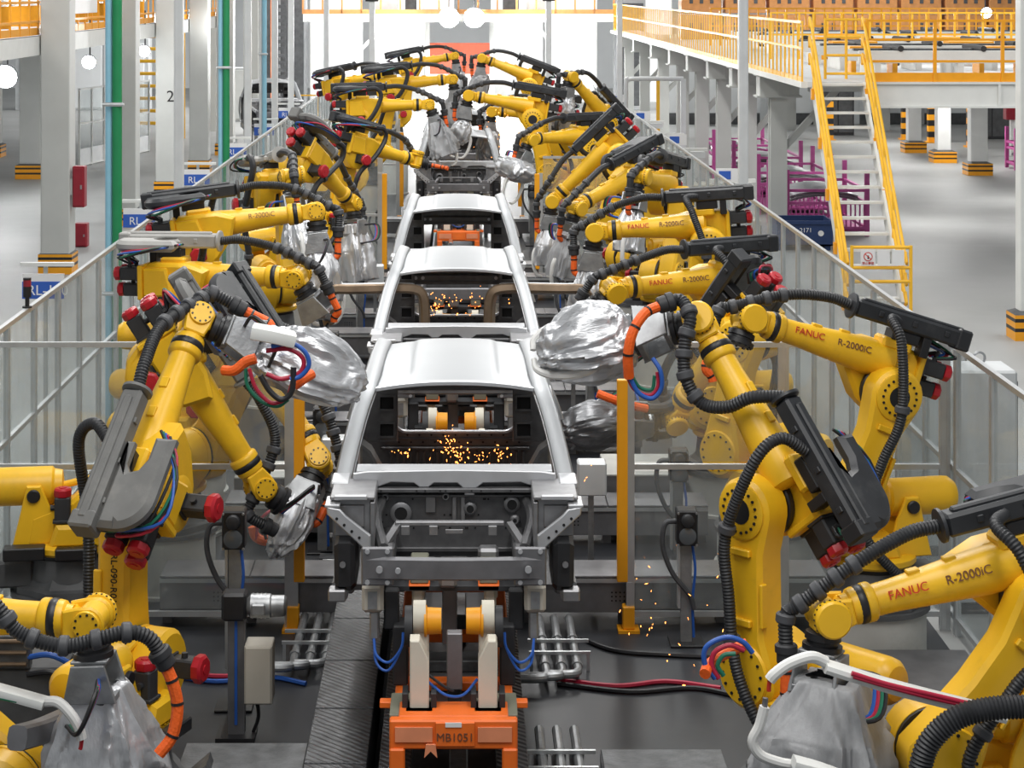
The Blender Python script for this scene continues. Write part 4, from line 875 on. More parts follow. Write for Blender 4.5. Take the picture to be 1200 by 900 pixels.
# ------------------------------------------------------------------ car bodies (origin below the windscreen header; +y towards the tail)
def car_meshes():
    C = {}
    def roof(u, v_):
        y = -.02 + 1.86 * u; x = (v_ * 2 - 1) * (.60 - .03 * u); ax = abs(x)
        z = 2.53 + .055 * (1 - ((y - .9) / .92) ** 2) - .05 * (ax / .6) ** 2.2
        s_ = min(1, max(0, (ax - .30) / .035)); ends = min(1, max(0, (u - .06) / .10)) * min(1, max(0, (1 - u) / .05))
        z -= .014 * s_ * ends
        if u > .97: z -= .02
        return (x, y, z)
    m = MB().grid(roof, 24, 44)
    m.mi(1); pts = [(x * .6, -.03, 2.515 - .05 * abs(x) ** 2.2) for x in [i / 10 - 1 for i in range(21)]]; m.tube(pts, .02, 8, sq=(.018, .03), up=(0, 0, 1))
    C['roof'] = (m, ['body_silver', 'body_bright'])
    for s_ in (-1, 1):
        m = MB()
        rail = smooth_path([(s_ * .785, -.74, 1.95), (s_ * .745, -.52, 2.13), (s_ * .69, -.26, 2.33), (s_ * .635, -.02, 2.475), (s_ * .615, .35, 2.52), (s_ * .60, 1.0, 2.535), (s_ * .585, 1.6, 2.51), (s_ * .59, 1.85, 2.44), (s_ * .64, 2.08, 2.20), (s_ * .71, 2.25, 1.95)], 5)
        m.tube(rail, .04, 12, sq=(.062, .045), up=(s_, 0, .3))
        # belt line shoulder and quarter
        def side(y0, y1, z0, z1, bul):
            def fn(u, v_):
                y = y0 + (y1 - y0) * u; z = z0 + (z1 - z0) * v_
                return (s_ * (.80 + bul * math.sin(PI * (.15 + .75 * v_))), y, z)
            return fn
        m.grid(side(-.78, -.52, 1.22, 1.97, .03), 4, 10)
        def qp(u, v_):
            y = 1.12 + 1.18 * u; zt = 2.02 - .05 * u; z = 1.18 + (zt - 1.18) * v_
            if v_ < .55: 
                dy = (y - 1.75) / .42
                if abs(dy) < 1: z = max(z, 1.18 + .38 * math.sqrt(1 - dy * dy) + (zt - 1.56) * max(0, v_ - .0) * .3)
            return (s_ * (.80 + .055 * math.sin(PI * (.1 + .75 * v_)) - .05 * max(0, u - .8) * 5), y, z)
        m.grid(qp, 16, 12)
        m.tube(smooth_path([(s_ * .83, 1.12, 2.0), (s_ * .78, 1.16, 2.15), (s_ * .66, 1.30, 2.42), (s_ * .62, 1.38, 2.5)], 4), .05, 10, sq=(.07, .03), up=(0, 1, 0))   # C post
        m.tube(smooth_path([(s_ * .80, .30, 1.2), (s_ * .81, .32, 1.75), (s_ * .76, .36, 2.1), (s_ * .63, .42, 2.50)], 4), .05, 10, sq=(.07, .035), up=(0, 1, 0))       # B post
        m.tube([(s_ * .80, -.75, 1.2), (s_ * .80, 0, 1.18), (s_ * .80, 1.2, 1.18)], .06, 10, sq=(.07, .06), up=(0, 0, 1))                                                # sill
        # front wing top rail
        m.mi(1); m.tube(smooth_path([(s_ * .70, -.02, 2.46), (s_ * .74, -.30, 2.27), (s_ * .785, -.56, 2.07), (s_ * .80, -.74, 1.93)], 5), .02, 8, sq=(.016, .05), up=(s_, 0, .2))
        lip = [(p[0] - s_ * .055, p[1] + .02, p[2] - .02) for p in rail[:16]]; m.tube(lip, .012, 6)
        C['side_panel%d' % s_] = (m, ['body_silver', 'body_bright'])
        # inner dark panel with black insets painted as the dark of square openings
        m = MB().prism([(s_ * .47, 1.70), (s_ * .74, 1.70), (s_ * .72, 1.95), (s_ * .60, 2.46), (s_ * .47, 2.46)], 'xz', 1.70, 1.74, .006)
        m.mi(1)
        for z in (1.80, 2.02, 2.22): m.bx(s_ * .56 - .055, s_ * .56 + .055, 1.694, 1.702, z - .05, z + .05)
        m.mi(0)
        for z in (1.80, 2.02, 2.22):
            for (a, b, c_, d) in ((-.07, .07, .05, .065), (-.07, .07, -.065, -.05), (-.07, -.055, -.05, .05), (.055, .07, -.05, .05)): m.bx(s_ * .56 + a, s_ * .56 + b, 1.67, 1.70, z + c_, z + d)
        C['inner_panel%d' % s_] = (m, ['body_dark', 'void'])
        # hinge pillar inner pieces
        m = MB().prism([(s_ * .74, 1.45), (s_ * .52, 1.45), (s_ * .56, 1.62), (s_ * .66, 1.80), (s_ * .74, 1.86)], 'xz', .9, 1.15, .02); m.mi(1).bx(s_ * .60 - .05, s_ * .60 + .05, .87, .9, 1.62, 1.66, .004); m.bx(s_ * .60 - .05, s_ * .60 + .06, .87, .9, 1.54, 1.58, .004)
        C['wheel_arch%d' % s_] = (m, ['body_dark', 'body_bright'])
        # inner apron and lamp bracket at the front
        m = MB().bx(s_ * .56, s_ * .80, -1.33, -1.30, 1.74, 1.99, .004); m.bx(s_ * .53, s_ * .56, -1.36, -.80, 1.62, 1.97, .004); m.bx(s_ * .53, s_ * .83, -1.36, -.85, 1.985, 2.01, .006)
        m.bx(s_ * .60, s_ * .77, -1.345, -1.33, 1.80, 1.95, .006)
        m.mi(1).bx(s_ * .58, s_ * .80, -1.40, -1.36, 1.995, 2.025, .005); m.bx(s_ * .72, s_ * .85, -1.0, -.72, 1.975, 2.02, .01)
        C['front_apron%d' % s_] = (m, ['body_mid', 'body_bright'])
        m = MB().prism([(s_ * .85, 1.965), (s_ * .845, 1.91), (s_ * .60, 1.68), (s_ * .555, 1.69), (s_ * .555, 1.77), (s_ * .72, 1.90), (s_ * .76, 1.945)], 'xz', -1.44, -1.40, .008)
        m.bx(s_ * .76, s_ * .86, -1.44, -1.2, 1.955, 1.975, .004); m.mi(1)
        for q in (.2, .4, .6, .8): m.cyl((s_ * (.83 - .25 * q), -1.446, 1.925 - .21 * q), (s_ * (.83 - .25 * q), -1.438, 1.925 - .21 * q), .010, n=8)
        C['lamp_bracket%d' % s_] = (m, ['body_bright', 'void'])
        m = MB().prism([(-1.45, 1.72), (-.75, 1.80), (-.72, 1.35), (-1.25, 1.35), (-1.40, 1.42)], 'yz', s_ * .66, s_ * .80, .03); m.mi(1).cyl((s_ * .74, -1.46, 1.58), (s_ * .74, -1.44, 1.58), .02, n=14); m.bx(s_ * .72, s_ * .84, -1.42, -1.3, 1.32, 1.40, .01)
        C['wheel_housing%d' % s_] = (m, ['black_soft', 'body_mid'])
        m = MB().tube([(s_ * .44, -.8, 1.60), (s_ * .44, -1.3, 1.62), (s_ * .46, -1.78, 1.64)], .05, 10, sq=(.065, .05), up=(0, 0, 1)); m.tube(smooth_path([(s_ * .50, -.86, 1.86), (s_ * .53, -1.05, 1.78), (s_ * .47, -1.4, 1.68)], 4), .035, 8)
        C['front_rail%d' % s_] = (m, ['body_dark'])
    # cowl bar: wavy bright pressing
    top = [(-.70, 2.05), (-.60, 2.065), (0, 2.075), (.60, 2.065), (.70, 2.05)]; bot = [(.70, 2.00), (.62, 1.955), (.52, 1.97), (.46, 1.99), (.20, 1.985), (.16, 1.955), (.10, 1.93), (.06, 1.95), (.02, 1.985), (-.14, 1.985), (-.18, 1.955), (-.24, 1.955), (-.28, 1.985), (-.44, 1.99), (-.52, 1.96), (-.60, 1.955), (-.70, 2.00)]
    m = MB().prism(top + bot, 'xz', -.88, -.85, .006); m.prism([(-.852, 2.06), (-.70, 2.075), (-.66, 2.03), (-.852, 2.02)], 'yz', -.68, .68, .004)
    m.bx(.07, .14, -.88, -.85, 1.90, 1.95, .004)
    C['cowl_bar'] = (m, ['body_bright'])
    m = MB().bx(-.60, .60, -.82, -.79, 1.46, 2.02); m.bx(-.66, .66, -.92, -.82, 1.925, 1.955, .006); m.bx(-.56, .56, -.86, -.82, 1.88, 1.90, .004)
    m.bx(-.66, -.56, -.90, -.80, 1.86, 2.0, .01).bx(.56, .66, -.90, -.80, 1.86, 2.0, .01); m.bx(-.5, .5, -.855, -.82, 1.50, 1.53, .004)
    m.mi(1)
    for x, z, r in ((-.37, 1.77, .075), (.40, 1.83, .055), (.11, 1.80, .045), (-.48, 1.88, .032), (-.06, 1.885, .032), (.42, 1.72, .035)): m.lathe((x, -.865, z), (0, 1, 0), [(0, r * .7), (.012, r), (.05, r)], 18)
    m.bx(-.20, -.13, -.845, -.82, 1.77, 1.89, .004)
    for x in (0, .06): m.bx(x - .015, x + .015, -.85, -.82, 1.72, 1.90, .004)
    m.mi(2)
    for x, z, r in ((-.37, 1.77, .045), (.40, 1.83, .035), (.11, 1.80, .026), (-.48, 1.88, .014), (-.06, 1.885, .014), (.42, 1.72, .014)): m.cyl((x, -.869, z), (x, -.862, z), r, n=14)
    rnd = random.Random(3)
    for k in range(60):
        x = rnd.uniform(-.54, .54); z = rnd.choice((1.90, 1.94, 1.86, 1.70, 1.66, 1.75)); m.cyl((x, -.826 - (.096 if z == 1.94 else 0), z), (x, -.816, z), .007, n=6)
    C['firewall'] = (m, ['body_dark', 'body_mid', 'void'])
    m = MB().bx(-.40, .34, -1.20, -1.15, 1.77, 1.80, .006)
    for x in (-.33, -.14, .26): m.bx(x - .03, x + .03, -1.215, -1.19, 1.71, 1.775, .004)
    for s_ in (-1, 1): m.bar((s_ * .37, -1.17, 1.785), (s_ * .47, -1.3, 1.66), .05, .03)
    m.bx(-.06, .06, -1.21, -1.19, 1.72, 1.75, .003)
    C['cross_member'] = (m, ['body_mid'])
    m = MB().bx(-.55, .55, -1.5, -.8, 1.42, 1.45); m.bx(-.5, .5, -1.3, -1.2, 1.45, 1.53, .02); m.mi(1).bx(.16, .30, -1.33, -1.2, 1.56, 1.65, .02); m.bx(-.10, .02, -1.55, -1.45, 1.45, 1.58, .02)
    C['engine_bay_floor'] = (m, ['black_soft', 'body_mid'])
    prof = [(-1.86, 1.60), (-1.86, 1.72), (-1.835, 1.735), (-1.80, 1.70), (-1.835, 1.68), (-1.835, 1.64), (-1.80, 1.62), (-1.835, 1.585)]
    m = MB(); n = 22; vs = []; fs = []
    for i in range(n + 1):
        u = i / n * 2 - 1
        for (y, z) in prof: vs.append((u * .57, y + .06 * u * u, z - .012 * abs(u) ** 3))
    k = len(prof)
    for i in range(n):
        for j in range(k): fs.append((i * k + j, i * k + (j + 1) % k, (i + 1) * k + (j + 1) % k, (i + 1) * k + j))
    fs.append(tuple(range(k))); fs.append(tuple(range(n * k, n * k + k))); m.add(vs, fs)
    for s_ in (-1, 1): m.bx(s_ * .39, s_ * .60, -1.80, -1.77, 1.54, 1.79, .01)
    m.mi(1)
    for s_ in (-1, 1):
        for x in (.43, .56):
            for z in (1.565, 1.765): m.cyl((s_ * x, -1.812, z), (s_ * x, -1.80, z), .016, n=8)
        m.cyl((s_ * .48, -1.86, 1.66), (s_ * .48, -1.83, 1.66), .022, n=12)
    m.cyl((-.36, -1.885, 1.66), (-.36, -1.86, 1.66), .018, n=10)
    C['bumper_beam'] = (m, ['gunmetal', 'body_bright'])
    # rear wall with rounded opening, bright rim, header
    op = [(-.52, 2.10)] + [(x, z) for x, z in arc(-.40, 1.84, .12, 180, 270, 6)] + arc(.40, 1.84, .12, 270, 360, 6) + [(.52, 2.10)]
    m = MB(); y = 2.0
    outer = [(-.78, 2.10), (-.78, 1.84), (-.78, 1.72)] + [(-.78 + .78 * 2 * i / 9, 1.15) for i in range(1, 9)]
    for s_ in (-1, 1): m.prism([(s_ * .52, 2.40), (s_ * .66, 2.40), (s_ * .78, 1.95), (s_ * .78, 1.84), (s_ * .52, 1.84)], 'xz', y, y + .03, .004); m.prism([(s_ * .78, 1.84), (s_ * .52, 1.84)] + [(s_ * (.40 + .12 * math.cos(R(a))), 1.84 - .12 * math.sin(R(a))) for a in (15, 30, 45, 60, 75, 90)] + [(s_ * .40, 1.15), (s_ * .78, 1.15)], 'xz', y, y + .03)
    m.bx(-.40, .40, y, y + .03, 1.15, 1.72)
    for x in [i * .055 - .55 for i in range(21)]: m.bx(x, x + .025, y - .03, y, 1.44, 1.56, .006)
    m.bx(-.62, .62, y - .05, y, 1.575, 1.60, .008); m.bx(-.62, .62, y - .03, y, 1.655, 1.668, .004)
    m.mi(1); rim = [Vector((x, y - .02, z)) for x, z in op]; m.tube(rim, .016, 8)
    m.mi(2)
    for x in [i * .1 - .5 for i in range(11)]: m.cyl((x, y - .006, 1.69), (x, y + .001, 1.69), .009, n=6); m.cyl((x + .03, y - .006, 1.63), (x + .03, y + .001, 1.63), .009, n=6)
    C['rear_wall'] = (m, ['body_dark', 'body_bright', 'void'])
    m = MB().bx(-.58, .58, 1.80, 1.90, 2.13, 2.21, .015); m.bx(-.60, .60, 1.82, 1.86, 2.21, 2.40, .01); m.bx(-.52, .52, 1.84, 1.88, 2.09, 2.13, .008); m.mi(1)
    for x in (-.46, -.38, .44): m.cyl((x, 1.788, 2.17), (x, 1.80, 2.17), .02, n=10)
    for x in (-.5, -.2, .2, .5): m.cyl((x, 1.812, 2.30), (x, 1.82, 2.30), .014, n=8)
    C['rear_header'] = (m, ['body_dark', 'body_bright'])
    m = MB().bx(-.74, .74, -.80, 2.0, 1.22, 1.26); m.prism([(-.14, 1.26), (.14, 1.26), (.09, 1.40), (-.09, 1.40)], 'xz', -.78, 1.6, .01)
    for yy in (.1, .7, 1.25): m.bx(-.72, .72, yy, yy + .1, 1.26, 1.33, .015)
    C['floor_pan'] = (m, ['body_dark'])
    for s_ in (-1, 1):
        C['floor_sill%d' % s_] = (MB().bx(s_ * .70, s_ * .78, -.7, 1.9, 1.16, 1.30, .02), ['body_mid'])
    return {k: (v_[0].mesh(k.rstrip('-1'), v_[1])) for k, v_ in C.items()}
CM = car_meshes()
def car(label, Y, X=XC, rz=0.0, z=0.0, group='car bodies on the line'):
    t = thing('car_body', label, 'car body', (X, Y, z), rz, group)
    for k, me in CM.items(): obj(k.rstrip('-1'), me, t)
    return t
car('bare silver car body at the front of the line on the carrier marked MB1051', 15.0)
car('bare silver car body with two bronze gun frames through its door openings', 21.06)
car('bare silver car body third in the line with an open view through its windscreen', 26.9)
car('bare silver car body fourth in the line with its bright lamp brackets in view', 40.4)
car('bare silver car body last in the line under the far robots', 47.6)
car('pale car shell on a stand outside the fence beyond the aluminium poles', 60.5, -5.6, R(10), .15, None)
t = thing('body_stand', 'grey trolley stand under the pale car shell outside the fence', 'stand', (-5.6, 60.5, 0), R(10))
for sx in (-.5, .5):
    MB().bx(sx - .06, sx + .06, -.6, 1.8, 1.20, 1.30).build('rail', 'steel', t)
    for y in (-.4, 1.6): MB().bx(sx - .05, sx + .05, y - .05, y + .05, 0, 1.20).build('leg', 'steel', t)
# ------------------------------------------------------------------ carriers
def carrier(label, Y, full=True):
    t = thing('body_carrier', label, 'carrier', (XC, Y, .534), 0, 'orange carriers')
    z = lambda q: q - .534
    m = MB().bx(-.395, .395, -2.44, -2.36, z(.72), z(.90), .01); m.bx(-.34, .34, -2.36, -2.1, z(.85), z(.90), .006)
    m.build('front_beam', 'orange', t)
    MB().bx(-.36, -.13, -2.452, -2.44, z(.77), z(.86)).build('plate', 'orange_pale', t); MB().bx(.15, .36, -2.452, -2.44, z(.77), z(.86)).build('plate', 'orange_pale', t)
    np = MB().bx(-.11, .13, -2.456, -2.44, z(.745), z(.89), .003).build('name_plate', 'orange', t)
    if full:
        obj('lettering', text_mesh('MB1051', .070, 'ink_brown'), np, TR((.01, -2.459, z(.80))) @ ROT(PI / 2, 4, 'X'))
        s_ = MB().bx(-.05, .05, -2.462, -2.456, z(.865), z(.893)).build('sticker', 'sign_white', np); 
    MB().prism([(-.18, z(.68)), (-.14, z(.72)), (-.10, z(.68)), (-.11, z(.76)), (-.17, z(.76))], 'xz', -2.47, -2.45).build('arrow', 'orange_pale', t)
    for s_ in (-1, 1):
        MB().bx(s_ * .30, s_ * .395, -2.46, -2.34, 0, z(.73), .01).build('leg', 'orange', t)
        MB().bx(s_ * .30, s_ * .38, -2.36, 2.2, z(.78), z(.86), .01).build('side_rail', 'orange', t)
        MB().bx(s_ * .38, s_ * .47, -2.06, -1.98, z(.84), z(.88), .005).build('outrigger', 'orange', t)
        MB().bx(s_ * .20, s_ * .40, -2.3, -1.9, z(.86), z(.885), .004).build('deck_plate', 'olive', t)
        MB().bx(s_ * .34, s_ * .38, 1.9, 2.1, 0, z(.78)).build('leg', 'orange', t)
        # front cream post with slanted head
        x0 = s_ * .215
        m = MB().prism([(x0 - .06, z(.885)), (x0 + .06, z(.885)), (x0 + .06, z(1.20) + (.10 if s_ > 0 else 0)), (x0 + .05, z(1.32)) if s_ > 0 else (x0 + .0, z(1.32)), (x0 - .0, z(1.32)) if s_ > 0 else (x0 - .06, z(1.32)), (x0 - .06, z(1.20) + (.10 if s_ < 0 else 0))], 'xz', -2.22, -2.08, .008)
        m.bx(x0 - .085, x0 + .085, -2.28, -2.04, z(.885), z(.90), .003); m.build('post', 'cream', t)
        for dx in (-.09, .09):
            MB().bx(x0 + dx - .018, x0 + dx + .018, -2.22, -2.06, z(.89), z(.99), .004).build('clamp_block', 'black_soft', t)
        m = MB().bx(s_ * .16, s_ * .26, -1.92, -1.78, z(.86), z(1.36), .01); m.lathe((s_ * .18, -1.86, z(1.36)), (s_, 0, 0), [(0, .105), (.08, .105)], 20); m.build('pivot_post', 'cream', t)
        m = MB().lathe((s_ * .08, -1.88, z(1.34)), (s_, 0, 0), [(0, .082), (.09, .085), (.095, .10), (.11, .10)], 20); m.build('locking_cylinder', 'amber', t)
        MB().lathe((s_ * .265, -1.86, z(1.30)), (s_, 0, 0), [(0, .13), (.05, .13)], 18).build('index_disc', 'black_soft', t)
        MB().bx(s_ * .20, s_ * .28, -1.45, -1.25, z(.86), z(1.42), .015).build('post', 'cream', t)
        MB().bx(s_ * .16, s_ * .30, -1.5, -1.2, z(1.42), z(1.46), .005).build('saddle_plate', 'orange', t)
        MB().bx(s_ * .17, s_ * .29, -1.48, -1.22, z(1.46), z(1.60), .008).build('saddle_block', 'olive', t)
        MB().bx(s_ * .46, s_ * .60, -1.72, -1.55, z(1.34), z(1.52), .02).build('side_clamp', 'beige', t)
        MB().bx(s_ * .50, s_ * .56, -1.73, -1.72, z(1.37), z(1.48)).build('clamp_face', 'steel', t)
        MB().bx(s_ * .49, s_ * .55, -1.70, -1.58, z(1.16), z(1.34), .01).build('clamp_leg', 'steel', t)
        MB().bx(s_ * .36, s_ * .46, -1.62, -1.54, z(1.2), z(1.46), .01).build('clamp_arm', 'black_soft', t)
        MB().bx(s_ * .30, s_ * .40, -1.70, -1.50, z(.86), z(1.25), .01).build('clamp_column', 'black_soft', t)
        for k in range(2):
            pts = [(s_ * .52, -1.74, z(1.18)), (s_ * .50, -1.82, z(1.10 - .05 * k)), (s_ * .42, -1.84, z(1.06 - .05 * k)), (s_ * .34, -1.80, z(1.14)), (s_ * .33, -1.74, z(1.22))]
            MB().tube(smooth_path(pts, 5), .009, 6).build('cable', 'cable_blue', t)
        for yy in (.2, 1.6):
            MB().bx(s_ * .22, s_ * .32, yy, yy + .12, z(.86), z(1.20), .012).build('post', 'cream', t)
            MB().bx(s_ * .24, s_ * .50, yy, yy + .12, z(1.14), z(1.18), .008).build('support_arm', 'orange', t)
            MB().bx(s_ * .44, s_ * .54, yy - .02, yy + .14, z(1.18), z(1.22), .008).build('saddle_block', 'olive', t)
    for yy in (-1.6, -.6, .6, 1.9): MB().bx(-.30, .30, yy, yy + .12, z(.79), z(.85), .006).build('cross_bar', 'orange', t)
    MB().bx(-.045, .055, -1.95, -1.86, z(.92), z(1.28), .006).build('centre_plate', 'gunmetal', t); MB().bx(-.04, .05, -1.9, -1.6, z(.80), z(.92), .01).build('centre_block', 'black_soft', t)
    MB().bx(-.08, .02, -1.30, -1.22, z(1.0), z(1.55), .006).build('centre_plate', 'gunmetal', t); MB().bx(-.28, .28, -1.2, -1.0, z(.78), z(.86), .01).build('bed_plate', 'steel_dark', t)
    MB().bx(-.28, .28, -2.1, -1.2, z(.70), z(.78), .01).build('bed_plate', 'gunmetal', t)
    MB().tube(smooth_path([(-.16, -2.1, z(1.02)), (-.05, -2.16, z(.96)), (.06, -2.16, z(.96)), (.15, -2.1, z(1.04))], 6), .009, 6).build('cable', 'cable_blue', t)
    MB().tube(smooth_path([(-.16, -2.08, z(1.06)), (-.06, -2.12, z(1.0)), (.0, -2.12, z(.97))], 6), .009, 6).build('cable', 'cable_black', t)
carrier('orange and cream body carrier marked MB1051 under the front car body', 15.0)
carrier('orange and cream body carrier under the second car body', 21.06, False); carrier('orange and cream body carrier under the third car body', 26.9, False); carrier('orange and cream body carrier under the fourth car body', 40.4, False); carrier('orange and cream body carrier under the last car body', 47.6, False)
# ------------------------------------------------------------------ the robots on the line
SP = {
'L0': (-3.03, 12.10, 0.01, -6, -43, 0), 'L1': (-2.21,13.30,0.25,70,2,47), 'L2': (-2.66,18.44,0.57,-40,30,-45), 'L3': (-2.81,20.36,0.64,-12,-20,1), 'L12': (-3.1, 16.2, 0.67, 8, 18, -58),
'L4': (-2.97, 21.95, 0.89, 5, -8, 7), 'L5': (-2.50, 26.68, 0.91, -74, -9, 10), 'L6': (-2.53, 28.45, 1.15, 52, 5, -38), 'L7': (-2.19, 34.17, 0.85, 34, 6, -16),
'L8': (-2.27, 38.14, 1.26, 2, 5, 1), 'L9': (-1.95, 41.16, 1.54, 1, 12, 5), 'L10': (-1.84, 54.13, 1.45, 3, 9, 11), 'L11': (-2.79, 46.11, 1.31, -32, -12, 11),
'R0': (3.13, 12.34, 0.19, 189, -37, -12), 'R1': (2.30, 13.43, 0.21, 131, 1, 51), 'R13': (2.85, 19.15, 0.38, 135, -10, -52), 'R2': (3.27, 16.28, 0.54, 192, -23, 18),
'R3': (2.77, 21.21, 0.47, 197, -17, -2), 'R4': (2.87, 23.43, 0.77, 176, -15, -4), 'R5': (2.80, 27.96, 0.84, 245, -24, 10), 'R6': (2.69, 30.54, 0.76, 215, -19, -20),
'R7': (2.68, 32.66, 1.01, 179, -9, -44), 'R8': (2.42, 38.04, 0.72, 217, -6, 0), 'R9': (1.98, 39.05, 1.23, 179, 16, 10), 'R10': (2.29, 42.02, 0.86, 179, 4, 3),
'R11': (2.11, 48.09, 1.39, 178, 10, 21), 'R12': (2.95, 40.75, 0.97, 219, -5, 40)}
RB = {}
def rb(k, label, flange=None, ped=None, **kw): RB[k] = robot(label, SP[k], flange, ped=ped, **kw)
rb('L1', ped='the RL-090-R01 robot', label='yellow welding robot lettered RL-090-R01 on its lower arm', flange=(.86, .12, -.38), hm='housing_grey', fine=True, mark='RL-090-R01', roll=.3, cover='foil', cdim=(.42, .21, .24), coff=(.64, 0, .0), cvar=0)
rb('R1', ped='the robot facing the front car body', label='yellow welding robot facing the front car body from the stair side', flange=(-.95, .2, -.22), hm='housing_black', fine=True, cover='foil', cdim=(.36, .22, .25), coff=(.60, 0, 0), cvar=0, roll=.2, hang=[at(880, 466, 13.6), at(852, 477, 13.65), at(822, 472, 13.75), at(803, 440, 13.8), at(803, 400, 13.85), at(809, 372, 13.9), at(798, 352, 14.0), at(782, 355, 14.0)], sleeve=[at(772, 359, 13.98), at(756, 367, 13.9), at(742, 388, 13.85), at(736, 415, 13.85), at(737, 442, 13.9)])
rb('L0', 'yellow welding robot whose horizontal arm crosses before the RL-090-R01 robot', (.06, .0, -1), hm='housing_black', fine=True, cover='foil', cdim=(.34, .28, .32), coff=(.52, .05, 0), cvar=4, horns=False, roll=0, hang=[at(-60, 672, 11.75), at(-25, 690, 11.72), at(0, 715, 11.7), at(18, 738, 11.7), at(45, 751, 11.7), at(80, 757, 11.7), at(115, 749, 11.72), at(150, 741, 11.75), at(175, 748, 11.78), at(190, 770, 11.8)], sleeve=[at(194, 780, 11.8), at(203, 802, 11.8), at(208, 830, 11.8), at(202, 862, 11.78), at(186, 884, 11.75)])
rb('R0', ped='the robot lettered FANUC in the foreground', label='yellow welding robot with long arm lettered FANUC R-2000iC and white gun arms', flange=(-.10, -.05, -1), hm='housing_black', fine=True, brand=1, cover='cloth_grey', cdim=(.32, .36, .42), coff=(.48, -.06, .04), cvar=4, roll=2.2, horns=False)
rb('L2', ped='the robot reaching to the front car wing', label='yellow welding robot on a white drum reaching down to the front car body wing', flange=(-.35, -.5, -.75), fine=True, cover='foil', cdim=(.32, .15, .17), coff=(.34, 0, 0), cvar=1, horns=False, drum_text=None)
rb('L12', ped='the robot with exposed counterbalance, marked BYD', label='yellow welding robot on the drum marked BYD with exposed counterbalance cylinder', flange=(.75, .2, -.6), fine=True, hm='housing_grey', tool=None, orange=False, drum_text='BYD_4B')
rb('R2', ped='the robot raised over the cross fence', label='yellow welding robot with its arm raised over the clear cross fence by the stairs side', flange=(-.35, -.25, -.9), fine=True, hm='housing_black', brand=1, tool=None, cover='foil', cvar=2, horns=False)
rb('R13', ped='the robot bent low behind the light curtain', label='yellow welding robot bent low behind the light curtain on the stair side', flange=(-.9, -.1, -.1), cover='foil_dark', cdim=(.34, .2, .22), coff=(.60, 0, 0), cvar=0, horns=False)
rb('L3', ped='the bronze frame robot, column row side', label='yellow welding robot holding a bronze gun frame through the second car body, column row side', flange=(.5, .0, -.85), fine=True, hm='housing_pale', tool='mount', brand=-1)
rb('R3', ped='the bronze frame robot, stair side', label='yellow welding robot holding a bronze gun frame through the second car body, stair side', flange=(-.6, .0, -.75), fine=True, hm='housing_black', tool='mount', brand=1, orange=False)
rb('L4', ped='the third body robot with silver gun', label='yellow welding robot beside the third car body with silver covered gun', flange=(.1, -.1, -1), fine=True, hm='housing_black', cvar=5, cdim=(.32, .2, .2), coff=(.45, 0, 0), brand=-1)
rb('R4', ped='the level armed third body robot', label='yellow welding robot with level arm beside the third car body, stair side', flange=(-.1, 0, -1), fine=True, hm='housing_black', cvar=4, cdim=(.30, .2, .2), coff=(.45, 0, 0), brand=1)
rb('L5', ped='the end on robot, column row side', label='yellow welding robot with its arm turned end on before the fourth robot row', flange=(.15, -.2, -1), hm='housing_pale', cvar=4, cdim=(.3, .18, .2))
rb('L6', ped='the robot with tall silver gun', label='yellow welding robot with tall silver draped gun behind the third car body', flange=(.1, -.1, -1), hm='housing_grey', cvar=4, cdim=(.42, .22, .25), coff=(.48, 0, 0))
rb('R5', ped='the end on robot, stair side', label='yellow welding robot with its arm turned end on, stair side', flange=(-.15, -.2, -1), hm='housing_black', cvar=5, cdim=(.3, .18, .2))
rb('R6', ped='the sloping arm robot, stair side', label='yellow welding robot with arm sloping down behind the end on robot, stair side', flange=(-.2, 0, -1), hm='housing_black', cvar=5, cdim=(.34, .2, .2), cover='cloth_grey')
rb('R7', ped='the steep armed robot, stair side', label='yellow welding robot with steep arm beside the empty carrier gap, stair side', flange=(-.1, 0, -1), hm='housing_black', cvar=5, cdim=(.34, .2, .2))
rb('L7', ped='the robot reaching into the gap', label='yellow welding robot reaching level into the gap before the fourth car body', flange=(.9, 0, -.2), hm='housing_black', tool=None, orange=True)
rb('L8', ped='the level armed robot at the fourth car body', label='yellow welding robot with level arm at the fourth car body, column row side', flange=(.3, 0, -.9), hm='housing_black', cvar=4, cover='cloth_grey', cdim=(.34, .3, .26), coff=(.45, 0, 0))
rb('R8', ped='the robot with flat draped gun', label='yellow welding robot with flat silver draped gun before the fourth car body', flange=(-.3, -.1, -.9), hm='housing_black', cvar=3, cdim=(.2, .42, .3), coff=(.4, 0, .1))
rb('R9', ped='the robot reaching over the fourth roof', label='yellow welding robot reaching over the fourth car body roof', flange=(-.2, 0, -1), hm='housing_black', cvar=0, cdim=(.25, .2, .2))
far = 'far yellow welding robot at the end of the line'
rb('L9', label=far + ', column row side', flange=(.1, 0, -1), ped=None, hm='housing_black', cvar=1, cover='cloth_grey', group='far robots column row side')
rb('L10', label=far + ', column row side', flange=(.1, 0, -1), ped=None, hm='housing_black', cvar=2, group='far robots column row side')
rb('L11', label=far + ', column row side', flange=(.1, 0, -1), ped=None, hm='housing_black', cvar=3, group='far robots column row side')
rb('R10', label=far + ', stair side', flange=(-.1, 0, -1), ped=None, hm='housing_black', cvar=1, group='far robots stair side')
rb('R11', label=far + ', stair side', flange=(-.1, 0, -1), ped=None, hm='housing_black', cvar=2, cover='cloth_grey', group='far robots stair side')
rb('R12', label=far + ', stair side', flange=(-.2, 0, -.9), ped=None, hm='housing_black', cvar=3, group='far robots stair side')
def to_robot(k, pts):
    I = RB[k][1].inverted(); return [I @ Vector(p) for p in pts]
